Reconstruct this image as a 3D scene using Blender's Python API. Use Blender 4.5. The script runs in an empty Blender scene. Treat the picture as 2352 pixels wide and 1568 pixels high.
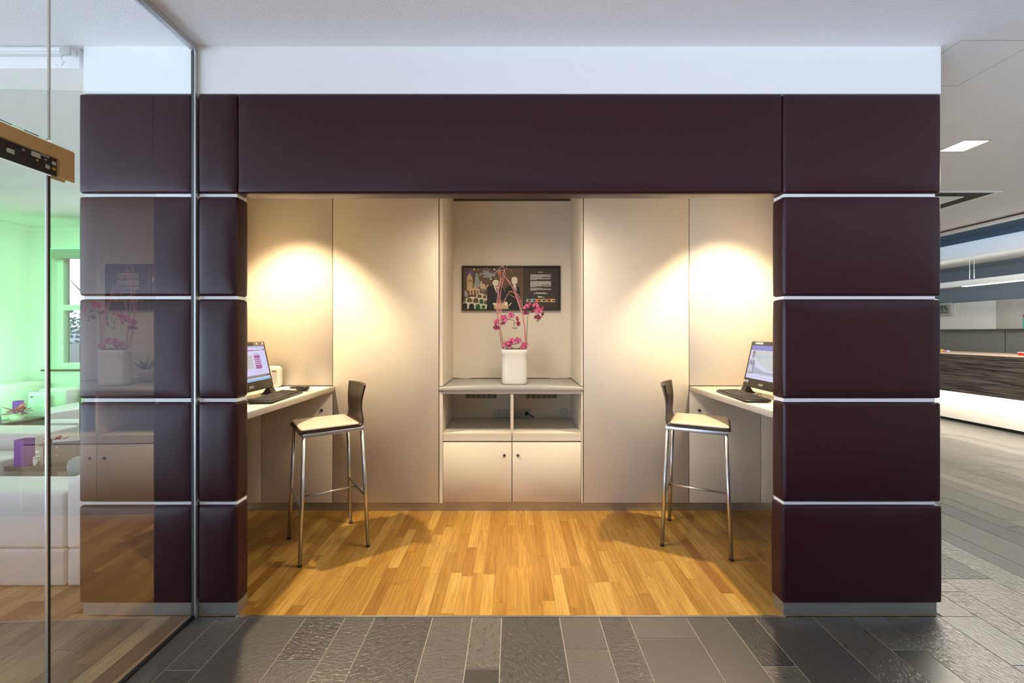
import bpy, bmesh, math, random
from mathutils import Vector, Matrix
R = math.radians
random.seed(7)
scene = bpy.context.scene
col = scene.collection

# ------------------------------------------------------------------ camera, world, lights, exposure
F, CX, CY, H, D0 = 962.0, 1176.0, 765.0, 1.42, 2.1          # measured from the photograph (pixels / metres)
cam = bpy.data.objects.new('camera', bpy.data.cameras.new('camera'))
col.objects.link(cam)
cam.location = (0, -D0, H)
cam.rotation_euler = (R(90), 0, 0)
cam.data.sensor_width = 36
cam.data.lens = 36 * F / 2352
cam.data.shift_y = -(784 - CY) / 2352
cam.data.clip_start = 0.02
scene.camera = cam

vs = scene.view_settings
vs.view_transform = 'Standard'
vs.look = 'None'
vs.gamma = 1
vs.use_curve_mapping = False
vs.exposure = 0.0

w = bpy.data.worlds.new('world')
scene.world = w
w.use_nodes = True
nt = w.node_tree
bg = nt.nodes['Background']
tc = nt.nodes.new('ShaderNodeTexCoord')
sx = nt.nodes.new('ShaderNodeSeparateXYZ')
nt.links.new(tc.outputs['Generated'], sx.inputs[0])
rp = nt.nodes.new('ShaderNodeValToRGB')
mr = nt.nodes.new('ShaderNodeMapRange')
mr.inputs[1].default_value = -1
nt.links.new(sx.outputs[0], mr.inputs[0])
nt.links.new(mr.outputs[0], rp.inputs[0])
el = rp.color_ramp.elements                                 # window side (-X) bright and cool, the rest dim
el[0].color, el[0].position = (2.5, 2.95, 3.75, 1), 0.05
el[1].color, el[1].position = (0.20, 0.16, 0.12, 1), 0.62
k_ = el.new(0.36)
k_.color = (0.20, 0.21, 0.25, 1)
rz_ = nt.nodes.new('ShaderNodeValToRGB')                     # bright low daylight, darker higher up
mz = nt.nodes.new('ShaderNodeMapRange')
mz.inputs[1].default_value = -1
nt.links.new(sx.outputs[2], mz.inputs[0])
nt.links.new(mz.outputs[0], rz_.inputs[0])
ez = rz_.color_ramp.elements
ez[0].color, ez[0].position = (3.2, 3.2, 3.2, 1), 0.2
ez[1].color, ez[1].position = (0.12, 0.12, 0.12, 1), 0.66
ez2 = ez.new(0.5)
ez2.color = (1.35, 1.35, 1.35, 1)
mm_ = nt.nodes.new('ShaderNodeVectorMath')
mm_.operation = 'MULTIPLY'
nt.links.new(rp.outputs[0], mm_.inputs[0])
nt.links.new(rz_.outputs[0], mm_.inputs[1])
nt.links.new(mm_.outputs[0], bg.inputs[0])
bg.inputs[1].default_value = 1.5


def light(name, kind, loc, power, color, aim=None, rot=None, **kw):
    l = bpy.data.lights.new(name, kind)
    l.energy = power
    l.color = color
    for k, v in kw.items():
        setattr(l, k, v)
    o = bpy.data.objects.new(name, l)
    col.objects.link(o)
    o.location = loc
    if rot is not None:
        o.rotation_euler = rot
    elif aim is not None:
        o.rotation_euler = (Vector(aim) - Vector(loc)).to_track_quat('-Z', 'Y').to_euler()
    return o


WARM = (1.0, 0.79, 0.52)
for s in (-1, 1):                                            # the two recessed downlights over the desks
    light('desk_downlight', 'SPOT', (s * 1.70, 0.66, 2.78), 330, WARM, (s * 1.62, 0.63, 0),
          spot_size=R(88), spot_blend=0.5, shadow_soft_size=0.035)
light('alcove_fill', 'SPOT', (0, 0.45, 2.78), 250, (1.0, 0.85, 0.64), (0, 0.6, 0), spot_size=R(150), spot_blend=1.0, shadow_soft_size=0.25)  # added warm fill for the middle of the alcove, not a real fitting
# lounge: green floods on the corner, daylight from the world plus an added fill lamp
light('green_flood', 'AREA', (-5.35, 2.2, 1.0), 17, (0.26, 1.0, 0.40), (-6.1, 2.7, 1.2), shape='RECTANGLE', size=0.5, size_y=0.9)
light('green_wash', 'AREA', (-5.2, 2.45, 2.6), 10, (0.26, 1.0, 0.40), (-5.6, 3.2, 0.9), shape='RECTANGLE', size=0.9, size_y=0.2)
light('lounge_fill', 'AREA', (-3.9, 3.12, 1.75), 45, (0.86, 0.93, 1.0), (-3.7, 0.0, 0.6), shape='RECTANGLE', size=2.4, size_y=1.4)  # added cool fill for the sofas, stands in for window daylight
# reception
light('reception_light', 'AREA', (4.6, 2.2, 2.84), 200, (1.0, 0.93, 0.78), rot=(0, 0, 0), shape='RECTANGLE', size=1.6, size_y=2.4)
light('counter_strip_light', 'AREA', (7.08, 4.4, 0.47), 32, (1.0, 0.90, 0.70), rot=(0, -0.3, 0), shape='RECTANGLE', size=0.06, size_y=5.0)
light('cove_light', 'AREA', (6.45, 4.5, 2.86), 26, (0.40, 0.60, 1.0), rot=(math.pi, 0, 0), shape='RECTANGLE', size=0.1, size_y=5.0)

light('pendant_uplight', 'AREA', (6.99, 4.0, 2.25), 13, (1.0, 0.97, 0.90), rot=(math.pi, 0, 0), shape='RECTANGLE', size=0.06, size_y=6.0)


def at(px, py, d):                                           # point of the photograph at distance d from the camera plane
    return Vector(((px - CX) / F * d, d - D0, H - (py - CY) / F * d))


def gp(px, py, z):                                           # point of the photograph on the level z
    return at(px, py, (H - z) * F / (py - CY))


# ------------------------------------------------------------------ materials
def mat(name, color, rough=0.5, metal=0.0, bump=0.0, bscale=60, var=0.0, vscale=3.0, coat=0.0, emit=0.0, ecol=None, stretch=None, spec=0.5, sheen=0.0):
    m = bpy.data.materials.new(name)
    m.use_nodes = True
    n, l = m.node_tree.nodes, m.node_tree.links
    b = n['Principled BSDF']
    b.inputs['Base Color'].default_value = (*color, 1)
    b.inputs['Roughness'].default_value = rough
    b.inputs['Metallic'].default_value = metal
    b.inputs['Coat Weight'].default_value = coat
    b.inputs['Specular IOR Level'].default_value = spec
    b.inputs['Sheen Weight'].default_value = sheen
    if emit:
        b.inputs['Emission Color'].default_value = (*(ecol or color), 1)
        b.inputs['Emission Strength'].default_value = emit
    t = n.new('ShaderNodeTexCoord')
    mp = n.new('ShaderNodeMapping')
    l.new(t.outputs['Object'], mp.inputs[0])
    if stretch:
        mp.inputs['Scale'].default_value = stretch
    if var:
        no = n.new('ShaderNodeTexNoise')
        no.inputs['Scale'].default_value = vscale
        no.inputs['Detail'].default_value = 4
        l.new(mp.outputs[0], no.inputs['Vector'])
        mx = n.new('ShaderNodeMix')
        mx.data_type = 'RGBA'
        mx.inputs['A'].default_value = (*[c * (1 - var) for c in color], 1)
        mx.inputs['B'].default_value = (*[min(1, c * (1 + var)) for c in color], 1)
        l.new(no.outputs['Fac'], mx.inputs['Factor'])
        l.new(mx.outputs['Result'], b.inputs['Base Color'])
    if bump:
        no = n.new('ShaderNodeTexNoise')
        no.inputs['Scale'].default_value = bscale
        no.inputs['Detail'].default_value = 3
        l.new(mp.outputs[0], no.inputs['Vector'])
        bp = n.new('ShaderNodeBump')
        bp.inputs['Strength'].default_value = bump
        bp.inputs['Distance'].default_value = 0.01
        l.new(no.outputs['Fac'], bp.inputs['Height'])
        l.new(bp.outputs[0], b.inputs['Normal'])
    return m


M = {}
M['leather'] = mat('aubergine_leather', (0.027, 0.0062, 0.0100), 0.33, bump=0.06, bscale=350, var=0.12, vscale=2, spec=0.32)
M['wall'] = mat('white_paint', (0.80, 0.81, 0.81), 0.7, bump=0.02, bscale=200)
M['ceiling'] = mat('textured_ceiling_paint', (0.80, 0.79, 0.78), 0.8, bump=0.16, bscale=130)
M['smooth_ceiling'] = mat('smooth_ceiling_paint', (0.74, 0.73, 0.70), 0.75)
M['strip'] = mat('satin_white_strip', (0.78, 0.80, 0.80), 0.35)
M['cream'] = mat('cream_laminate', (0.74, 0.67, 0.55), 0.42, var=0.02)
M['cream_dark'] = mat('shadow_gap', (0.10, 0.07, 0.04), 0.7)
M['greyshelf'] = mat('grey_laminate', (0.40, 0.40, 0.38), 0.4)
M['worktop'] = mat('pale_worktop_laminate', (0.50, 0.46, 0.38), 0.4)
M['metal'] = mat('brushed_steel', (0.62, 0.62, 0.62), 0.3, 1.0, var=0.1, vscale=8, stretch=(1, 1, 20))
M['plinth'] = mat('brushed_plinth_steel', (0.46, 0.46, 0.43), 0.38, 0.85, var=0.18, vscale=4, stretch=(1, 1, 30))
M['alu'] = mat('aluminium_profile', (0.62, 0.64, 0.66), 0.35, 0.7)
M['black'] = mat('black_rubber', (0.006, 0.007, 0.009), 0.5)
M['lock'] = mat('dark_lock_steel', (0.16, 0.14, 0.12), 0.35, 0.8)
M['brass'] = mat('bronze_anodised', (0.58, 0.35, 0.14), 0.36, 0.4, var=0.08, vscale=5, stretch=(1, 12, 12))
M['goldscrew'] = mat('gold_screw', (0.9, 0.6, 0.15), 0.3, 1.0)
M['mech'] = mat('dark_mechanism', (0.014, 0.010, 0.007), 0.4)
M['greyblock'] = mat('grey_block', (0.36, 0.35, 0.30), 0.5)
M['wenge'] = mat('dark_wenge_plywood', (0.030, 0.020, 0.014), 0.35, var=0.35, vscale=6, stretch=(8, 8, 1))
M['pad'] = mat('beige_leather_pad', (0.54, 0.42, 0.32), 0.45, bump=0.05, bscale=300)
M['pot'] = mat('white_ceramic', (0.85, 0.82, 0.76), 0.25, coat=0.3)
M['moss'] = mat('dry_moss', (0.23, 0.17, 0.07), 0.9, bump=0.8, bscale=90, var=0.5, vscale=60)
M['petal'] = mat('pink_orchid_petal', (0.52, 0.10, 0.22), 0.5, var=0.35, vscale=25)
M['lip'] = mat('orchid_lip', (0.32, 0.008, 0.06), 0.5)
M['stem'] = mat('green_stem', (0.20, 0.20, 0.06), 0.6)
M['bud'] = mat('olive_bud', (0.22, 0.18, 0.05), 0.6)
M['twig'] = mat('pink_twig', (0.62, 0.26, 0.27), 0.7, var=0.25, vscale=30)
M['aloe'] = mat('aloe_leaf', (0.05, 0.09, 0.045), 0.5)
M['frame_dark'] = mat('dark_picture_frame', (0.018, 0.012, 0.009), 0.4)
M['plastic'] = mat('black_plastic', (0.016, 0.014, 0.012), 0.35)
M['key'] = mat('dark_key_plastic', (0.030, 0.027, 0.024), 0.45)
M['whiteplastic'] = mat('white_plastic', (0.58, 0.55, 0.49), 0.35)
M['paper'] = mat('white_paper', (0.70, 0.70, 0.69), 0.7)
M['darkprint'] = mat('dark_print', (0.05, 0.04, 0.055), 0.6)
M['vent'] = mat('vent_dark', (0.03, 0.025, 0.015), 0.7)
M['sofa'] = mat('cream_leather', (0.74, 0.72, 0.68), 0.42, bump=0.04, bscale=120)
M['sofabase'] = mat('sofa_base_fabric', (0.62, 0.60, 0.55), 0.6)
M['table'] = mat('dark_table_wood', (0.035, 0.024, 0.018), 0.22, var=0.3, vscale=5, stretch=(1, 8, 1), coat=0.3)
M['purple'] = mat('purple_card', (0.16, 0.012, 0.36), 0.5)
M['greymenu'] = mat('grey_menu_board', (0.13, 0.14, 0.15), 0.5)
M['redleaf'] = mat('red_leaf', (0.34, 0.05, 0.09), 0.55, var=0.4, vscale=20)
M['pillow'] = mat('grey_teal_cushion', (0.22, 0.30, 0.31), 0.8)
M['blind'] = mat('roller_blind', (0.35, 0.38, 0.36), 0.7)
M['sill'] = mat('brown_sill', (0.08, 0.035, 0.015), 0.5)
M['led_green'] = mat('green_led', (0.2, 0.9, 0.3), 0.5, emit=2.5, ecol=(0.15, 1.0, 0.28))
M['led_white'] = mat('white_led', (1, 1, 1), 0.5, emit=5.0, ecol=(1, 0.98, 0.92))
M['led_warm'] = mat('warm_led', (1, 0.95, 0.8), 0.5, emit=4.0, ecol=(1, 0.93, 0.78))
M['bluewall'] = mat('blue_grey_paint', (0.30, 0.37, 0.43), 0.7)
M['recwhite'] = mat('white_gloss_panel', (0.74, 0.75, 0.72), 0.25)
M['recgrey'] = mat('olive_grey_panel', (0.26, 0.27, 0.24), 0.5)
M['counterlight'] = mat('pale_counter_top', (0.80, 0.62, 0.45), 0.4)
M['counterbase'] = mat('white_counter_base', (0.78, 0.75, 0.70), 0.5)
M['zebrano'] = None
M['lcd'] = mat('lcd_grey', (0.34, 0.40, 0.36), 0.3)
M['silver'] = mat('silver_plastic', (0.66, 0.66, 0.64), 0.3, 0.4)
M['red'] = mat('red_plastic', (0.60, 0.03, 0.015), 0.4)
M['yellow'] = mat('yellow_plastic', (0.80, 0.45, 0.05), 0.5)
M['pinkcandy'] = mat('pink_wrapper', (0.60, 0.20, 0.50), 0.5)
M['teal'] = mat('teal_print', (0.12, 0.48, 0.42), 0.6)
M['outside'] = mat('pale_facade', (0.75, 0.77, 0.80), 0.8)
M['bark'] = mat('tree_bark', (0.55, 0.54, 0.55), 0.9)
M['foliage'] = mat('pale_foliage', (0.55, 0.70, 0.70), 0.9)
M['glassjar'] = mat('jar_metal', (0.7, 0.7, 0.68), 0.12, 0.9)
M['cable_white'] = mat('white_cable', (0.7, 0.66, 0.58), 0.5)


def flat(name, c, emit=0):
    if name not in M:
        M[name] = mat(name, c, 0.6, emit=emit)
    return M[name]


def zebrano():
    m = bpy.data.materials.new('dark_zebrano_veneer')
    m.use_nodes = True
    n, l = m.node_tree.nodes, m.node_tree.links
    b = n['Principled BSDF']
    t = n.new('ShaderNodeTexCoord')
    mp = n.new('ShaderNodeMapping')
    mp.inputs['Scale'].default_value = (1, 0.5, 16)
    l.new(t.outputs['Object'], mp.inputs[0])
    no = n.new('ShaderNodeTexNoise')
    no.inputs['Scale'].default_value = 3.5
    no.inputs['Detail'].default_value = 6
    no.inputs['Distortion'].default_value = 1.2
    l.new(mp.outputs[0], no.inputs['Vector'])
    r = n.new('ShaderNodeValToRGB')
    r.color_ramp.elements[0].position = 0.36
    r.color_ramp.elements[0].color = (0.016, 0.014, 0.014, 1)
    r.color_ramp.elements[1].position = 0.66
    r.color_ramp.elements[1].color = (0.15, 0.125, 0.11, 1)
    l.new(no.outputs['Fac'], r.inputs[0])
    l.new(r.outputs[0], b.inputs['Base Color'])
    b.inputs['Roughness'].default_value = 0.45
    return m


M['zebrano'] = zebrano()


def plank_mat(name, c0, c1, c2, rough):
    m = bpy.data.materials.new(name)
    m.use_nodes = True
    n, l = m.node_tree.nodes, m.node_tree.links
    b = n['Principled BSDF']
    a = n.new('ShaderNodeAttribute')
    a.attribute_name = 'tone'
    sp = n.new('ShaderNodeSeparateColor')
    l.new(a.outputs['Color'], sp.inputs[0])
    r = n.new('ShaderNodeValToRGB')
    r.color_ramp.elements[0].color = (*c0, 1)
    r.color_ramp.elements[1].color = (*c2, 1)
    e = r.color_ramp.elements.new(0.5)
    e.color = (*c1, 1)
    l.new(sp.outputs[0], r.inputs[0])
    t = n.new('ShaderNodeTexCoord')
    cb = n.new('ShaderNodeCombineXYZ')
    ml = n.new('ShaderNodeMath')
    ml.operation = 'MULTIPLY'
    ml.inputs[1].default_value = 37
    l.new(sp.outputs[1], ml.inputs[0])
    l.new(ml.outputs[0], cb.inputs[2])
    ad = n.new('ShaderNodeVectorMath')
    l.new(t.outputs['Object'], ad.inputs[0])
    l.new(cb.outputs[0], ad.inputs[1])
    mp = n.new('ShaderNodeMapping')
    mp.inputs['Scale'].default_value = (55, 3.0, 1)
    l.new(ad.outputs[0], mp.inputs[0])
    no = n.new('ShaderNodeTexNoise')
    no.inputs['Scale'].default_value = 1.3
    no.inputs['Detail'].default_value = 5
    no.inputs['Distortion'].default_value = 0.6
    l.new(mp.outputs[0], no.inputs['Vector'])
    r2 = n.new('ShaderNodeValToRGB')
    r2.color_ramp.elements[0].position = 0.3
    r2.color_ramp.elements[0].color = (0.62, 0.55, 0.48, 1)
    r2.color_ramp.elements[1].position = 0.65
    r2.color_ramp.elements[1].color = (1.08, 1.08, 1.08, 1)
    l.new(no.outputs['Fac'], r2.inputs[0])
    mx = n.new('ShaderNodeMix')
    mx.data_type = 'RGBA'
    mx.blend_type = 'MULTIPLY'
    mx.inputs['Factor'].default_value = 0.75
    l.new(r.outputs[0], mx.inputs['A'])
    l.new(r2.outputs[0], mx.inputs['B'])
    l.new(mx.outputs['Result'], b.inputs['Base Color'])
    b.inputs['Roughness'].default_value = rough
    bp = n.new('ShaderNodeBump')
    bp.inputs['Strength'].default_value = 0.06
    bp.inputs['Distance'].default_value = 0.004
    l.new(no.outputs['Fac'], bp.inputs['Height'])
    l.new(bp.outputs[0], b.inputs['Normal'])
    return m


M['oak'] = plank_mat('golden_oak_parquet', (0.26, 0.122, 0.018), (0.35, 0.192, 0.036), (0.45, 0.278, 0.070), 0.32)
M['oak_worn'] = plank_mat('worn_oak_parquet', (0.24, 0.13, 0.06), (0.36, 0.21, 0.10), (0.48, 0.31, 0.16), 0.34)
M['joint_wood'] = mat('plank_joint', (0.16, 0.075, 0.02), 0.7)
M['grout'] = mat('pale_grout', (0.34, 0.32, 0.28), 0.7)


def slate():
    m = bpy.data.materials.new('cleft_slate_tile')
    m.use_nodes = True
    n, l = m.node_tree.nodes, m.node_tree.links
    b = n['Principled BSDF']
    a = n.new('ShaderNodeAttribute')
    a.attribute_name = 'tone'
    sp = n.new('ShaderNodeSeparateColor')
    l.new(a.outputs['Color'], sp.inputs[0])
    r = n.new('ShaderNodeValToRGB')
    r.color_ramp.elements[0].color = (0.030, 0.030, 0.031, 1)
    r.color_ramp.elements[1].color = (0.095, 0.090, 0.080, 1)
    l.new(sp.outputs[0], r.inputs[0])
    t = n.new('ShaderNodeTexCoord')
    rot = n.new('ShaderNodeVectorRotate')
    rot.rotation_type = 'Z_AXIS'
    ml = n.new('ShaderNodeMath')
    ml.operation = 'MULTIPLY'
    ml.inputs[1].default_value = 6.28
    l.new(sp.outputs[1], ml.inputs[0])
    l.new(ml.outputs[0], rot.inputs['Angle'])
    l.new(t.outputs['Object'], rot.inputs['Vector'])
    mp = n.new('ShaderNodeMapping')
    mp.inputs['Scale'].default_value = (38, 75, 1)
    l.new(rot.outputs[0], mp.inputs[0])
    no = n.new('ShaderNodeTexNoise')
    no.inputs['Scale'].default_value = 1.0
    no.inputs['Detail'].default_value = 3
    no.inputs['Distortion'].default_value = 0.7
    l.new(mp.outputs[0], no.inputs['Vector'])
    vr = n.new('ShaderNodeValToRGB')                      # short dark flakes in the cleft face
    vr.color_ramp.elements[0].position = 0.30
    vr.color_ramp.elements[0].color = (0.35, 0.35, 0.35, 1)
    vr.color_ramp.elements[1].position = 0.44
    vr.color_ramp.elements[1].color = (1, 1, 1, 1)
    l.new(no.outputs['Fac'], vr.inputs[0])
    mx = n.new('ShaderNodeMix')
    mx.data_type = 'RGBA'
    mx.blend_type = 'MULTIPLY'
    l.new(sp.outputs[2], mx.inputs['Factor'])
    l.new(r.outputs[0], mx.inputs['A'])
    l.new(vr.outputs[0], mx.inputs['B'])
    l.new(mx.outputs['Result'], b.inputs['Base Color'])
    b.inputs['Roughness'].default_value = 0.36
    b.inputs['Specular IOR Level'].default_value = 0.9
    bp = n.new('ShaderNodeBump')
    bp.inputs['Distance'].default_value = 0.004
    l.new(sp.outputs[2], bp.inputs['Strength'])
    l.new(no.outputs['Fac'], bp.inputs['Height'])
    l.new(bp.outputs[0], b.inputs['Normal'])
    return m


M['slate'] = slate()


def glass(name, tint, k, ior=1.5):
    m = bpy.data.materials.new(name)
    m.use_nodes = True
    n, l = m.node_tree.nodes, m.node_tree.links
    n.remove(n['Principled BSDF'])
    out = n['Material Output']
    tr = n.new('ShaderNodeBsdfTransparent')
    tr.inputs[0].default_value = (*tint, 1)
    gl = n.new('ShaderNodeBsdfGlossy')
    gl.inputs['Roughness'].default_value = 0.0
    ge = n.new('ShaderNodeNewGeometry')
    dp = n.new('ShaderNodeVectorMath')
    dp.operation = 'DOT_PRODUCT'
    l.new(ge.outputs['Normal'], dp.inputs[0])
    l.new(ge.outputs['Incoming'], dp.inputs[1])

    def math_(op, x, y):
        q = n.new('ShaderNodeMath')
        q.operation = op
        for i, z in enumerate((x, y)):
            if isinstance(z, (int, float)):
                q.inputs[i].default_value = z
            else:
                l.new(z, q.inputs[i])
        return q.outputs[0]
    c_ = math_('ABSOLUTE', dp.outputs['Value'], 0)
    p5 = math_('POWER', math_('SUBTRACT', 1.0, c_), 5.0)
    mu = n.new('ShaderNodeMath')                            # Schlick reflectance of one face
    mu.use_clamp = True
    rf_ = math_('MULTIPLY', math_('ADD', 0.04, math_('MULTIPLY', p5, 0.96)), k)
    l.new(math_('MULTIPLY', rf_, math_('SUBTRACT', 1.0, ge.outputs['Backfacing'])), mu.inputs[0])
    mu.inputs[1].default_value = 0.0
    mix = n.new('ShaderNodeMixShader')
    l.new(mu.outputs[0], mix.inputs[0])
    l.new(tr.outputs[0], mix.inputs[1])
    l.new(gl.outputs[0], mix.inputs[2])
    l.new(mix.outputs[0], out.inputs[0])
    return m


M['glass'] = glass('clear_glass', (0.96, 0.98, 0.97), 5.0)
M['winglass'] = glass('window_glass', (0.97, 0.99, 0.98), 1.0)


# ------------------------------------------------------------------ mesh helpers
class MB:
    def __init__(s):
        s.bm = bmesh.new()
        s.mats = []

    def mi(s, m):
        if m is None:
            return 0
        if m not in s.mats:
            s.mats.append(m)
        return s.mats.index(m)

    def box(s, x0, x1, y0, y1, z0, z1, bev=0.0, seg=2, m=None, mtx=None):
        r = bmesh.ops.create_cube(s.bm, size=1)
        vs_ = r['verts']
        for v in vs_:
            v.co = Vector(((x0 + x1) / 2 + v.co.x * (x1 - x0), (y0 + y1) / 2 + v.co.y * (y1 - y0), (z0 + z1) / 2 + v.co.z * (z1 - z0)))
        fs = set(f for v in vs_ for f in v.link_faces)
        if bev:
            es = list(set(e for v in vs_ for e in v.link_edges))
            rb = bmesh.ops.bevel(s.bm, geom=es, offset=bev, segments=seg, affect='EDGES', profile=0.5)
            fs = set(f for f in rb['faces']) | set(f for f in fs if f.is_valid)
            for f in list(fs):
                for v in f.verts:
                    for g in v.link_faces:
                        fs.add(g)
        allv = set(v for f in fs for v in f.verts)
        if mtx:
            for v in allv:
                v.co = mtx @ v.co
        k = s.mi(m)
        for f in fs:
            f.material_index = k
            if bev:
                f.smooth = True
        return s

    def puff(s, x0, x1, y0, y1, z0, z1, r=(0.02, 0.02, 0.02), bulge=(0, 0, 0), n=(14, 14, 14), m=None, mtx=None):
        # an upholstered block: rounded edges and gently domed faces
        a, b, c = (x1 - x0) / 2, (y1 - y0) / 2, (z1 - z0) / 2
        ctr = Vector(((x0 + x1) / 2, (y0 + y1) / 2, (z0 + z1) / 2))
        ext = (a, b, c)

        def ticks(h, rr, k):
            t = []
            for i in range(k + 1):
                u = -1 + 2 * i / k
                t.append(u)
            e = min(rr / h, 0.9)
            edge = [-1, -1 + e * 0.15, -1 + e * 0.35, -1 + e * 0.65, -1 + e]
            mid = [-1 + e + (2 - 2 * e) * i / k for i in range(1, k)]
            return edge + mid + [-q for q in reversed(edge)]
        T = [ticks(ext[i], r[i], n[i]) for i in range(3)]
        k = s.mi(m)
        cache = {}

        def vert(u, v, w_):
            key = (round(u, 5), round(v, 5), round(w_, 5))
            if key in cache:
                return cache[key]
            p = [u * a, v * b, w_ * c]
            q = [max(-(ext[i] - r[i]), min(ext[i] - r[i], p[i])) for i in range(3)]
            dd = [(p[i] - q[i]) / r[i] for i in range(3)]
            ln = math.sqrt(sum(t * t for t in dd))
            mxd = max(abs(t) for t in dd)
            if ln > 1e-9:
                dd = [t / ln * mxd for t in dd]
            co = [q[i] + dd[i] * r[i] for i in range(3)]
            uu = (u, v, w_)
            for i in range(3):
                if bulge[i]:
                    j, l_ = [q_ for q_ in range(3) if q_ != i]
                    co[i] += uu[i] * bulge[i] * (1 - uu[j] ** 4) * (1 - uu[l_] ** 4)
            co = Vector(co) + ctr
            if mtx:
                co = mtx @ co
            cache[key] = s.bm.verts.new(co)
            return cache[key]
        for ax in range(3):
            j, l_ = [(1, 2), (2, 0), (0, 1)][ax]
            for sg in (-1, 1):
                for i in range(len(T[j]) - 1):
                    for h in range(len(T[l_]) - 1):
                        quad = []
                        for (p, q) in ((i, h), (i + 1, h), (i + 1, h + 1), (i, h + 1)):
                            uvw = [0, 0, 0]
                            uvw[ax] = sg
                            uvw[j] = T[j][p]
                            uvw[l_] = T[l_][q]
                            quad.append(vert(*uvw))
                        if sg < 0:
                            quad.reverse()
                        try:
                            f = s.bm.faces.new(quad)
                            f.smooth = True
                            f.material_index = k
                        except ValueError:
                            pass
        return s

    def tube(s, pts, r, seg=12, m=None, cap=True):
        pts = [Vector(p) for p in pts]
        rr = r if isinstance(r, (list, tuple)) else [r] * len(pts)
        k = s.mi(m)
        rings = []
        up = None
        for i, p in enumerate(pts):
            t = (pts[min(i + 1, len(pts) - 1)] - pts[max(i - 1, 0)]).normalized()
            if up is None:
                up = Vector((0, 0, 1)) if abs(t.z) < 0.9 else Vector((1, 0, 0))
            sd = t.cross(up).normalized()
            up = sd.cross(t).normalized()
            rings.append([s.bm.verts.new(p + (sd * math.cos(2 * math.pi * j / seg) + up * math.sin(2 * math.pi * j / seg)) * rr[i]) for j in range(seg)])
        for a, b in zip(rings, rings[1:]):
            for j in range(seg):
                f = s.bm.faces.new((a[j], a[(j + 1) % seg], b[(j + 1) % seg], b[j]))
                f.smooth = True
                f.material_index = k
        if cap:
            for rg in (rings[0], rings[-1]):
                f = s.bm.faces.new(rg)
                f.material_index = k
        return s

    def lathe(s, prof, cx=0, cy=0, seg=28, m=None, sx=1.0, sy=1.0, power=2.0):
        k = s.mi(m)
        rings = []
        for (r_, z) in prof:
            ring = []
            for j in range(seg):
                a = 2 * math.pi * j / seg
                ca, sa = math.cos(a), math.sin(a)
                q = (abs(ca) ** power + abs(sa) ** power) ** (-1 / power)
                ring.append(s.bm.verts.new((cx + r_ * sx * ca * q, cy + r_ * sy * sa * q, z)))
            rings.append(ring)
        for a, b in zip(rings, rings[1:]):
            for j in range(seg):
                f = s.bm.faces.new((a[j], a[(j + 1) % seg], b[(j + 1) % seg], b[j]))
                f.smooth = True
                f.material_index = k
        for rg in (rings[0], rings[-1]):
            if (rg[0].co - rg[seg // 2].co).length > 1e-5:
                f = s.bm.faces.new(rg)
                f.material_index = k
        return s

    def prism(s, poly, z0, z1, m=None):
        k = s.mi(m)
        lo = [s.bm.verts.new((p[0], p[1], z0)) for p in poly]
        hi = [s.bm.verts.new((p[0], p[1], z1)) for p in poly]
        fs = [s.bm.faces.new(hi), s.bm.faces.new(list(reversed(lo)))]
        for j in range(len(poly)):
            q = (j + 1) % len(poly)
            fs.append(s.bm.faces.new((lo[j], lo[q], hi[q], hi[j])))
        for f in fs:
            f.material_index = k
        return s

    def poly(s, pts, m=None):
        f = s.bm.faces.new([s.bm.verts.new(p) for p in pts])
        f.material_index = s.mi(m)
        return s

    def plate(s, pts2, t, m, mtx):
        # a flat cut-out in the (u, v) plane with thickness t along local +n
        k = s.mi(m)
        lo = [s.bm.verts.new(mtx @ Vector((p[0], p[1], 0))) for p in pts2]
        hi = [s.bm.verts.new(mtx @ Vector((p[0], p[1], t))) for p in pts2]
        fs = [s.bm.faces.new(hi), s.bm.faces.new(list(reversed(lo)))]
        for j in range(len(pts2)):
            q = (j + 1) % len(pts2)
            fs.append(s.bm.faces.new((lo[j], lo[q], hi[q], hi[j])))
        for f in fs:
            f.material_index = k
        return s

    def build(s, name, m=None, parent=None, fix=True, tri=False):
        me = bpy.data.meshes.new(name)
        if fix:
            bmesh.ops.recalc_face_normals(s.bm, faces=s.bm.faces[:])
        s.bm.to_mesh(me)
        s.bm.free()
        for q in (s.mats or [m]):
            me.materials.append(q)
        o = bpy.data.objects.new(name, me)
        col.objects.link(o)
        if parent is not None:
            o.parent = parent
        return o


def tag(o, label=None, cat=None, group=None, kind=None):
    if label:
        o['label'] = label
    if cat:
        o['category'] = cat
    if group:
        o['group'] = group
    if kind:
        o['kind'] = kind
    return o


def empty(name, loc, label, cat, group=None, rz=0.0):
    o = bpy.data.objects.new(name, None)
    col.objects.link(o)
    o.location = loc
    o.rotation_euler = (0, 0, rz)
    o.empty_display_size = 0.1
    return tag(o, label, cat, group)


def struct(o):
    o['kind'] = 'structure'
    return o


def copy_tree(o, parent=None):
    c = o.copy()
    col.objects.link(c)
    if parent is not None:
        c.parent = parent
    for ch in [q for q in bpy.data.objects if q.parent is o]:
        copy_tree(ch, c)
    return c


def text_obj(name, body, size, mtx, m, parent=None, depth=0.0, align='LEFT'):
    cu = bpy.data.curves.new(name, 'FONT')
    cu.body = body
    cu.size = size
    cu.align_x = align
    cu.extrude = depth
    tmp = bpy.data.objects.new(name + '_tmp', cu)
    me = bpy.data.meshes.new_from_object(tmp)
    bpy.data.objects.remove(tmp)
    bpy.data.curves.remove(cu)
    me.transform(mtx)
    me.materials.clear()
    me.materials.append(m)
    o = bpy.data.objects.new(name, me)
    col.objects.link(o)
    if parent is not None:
        o.parent = parent
    return o


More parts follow.
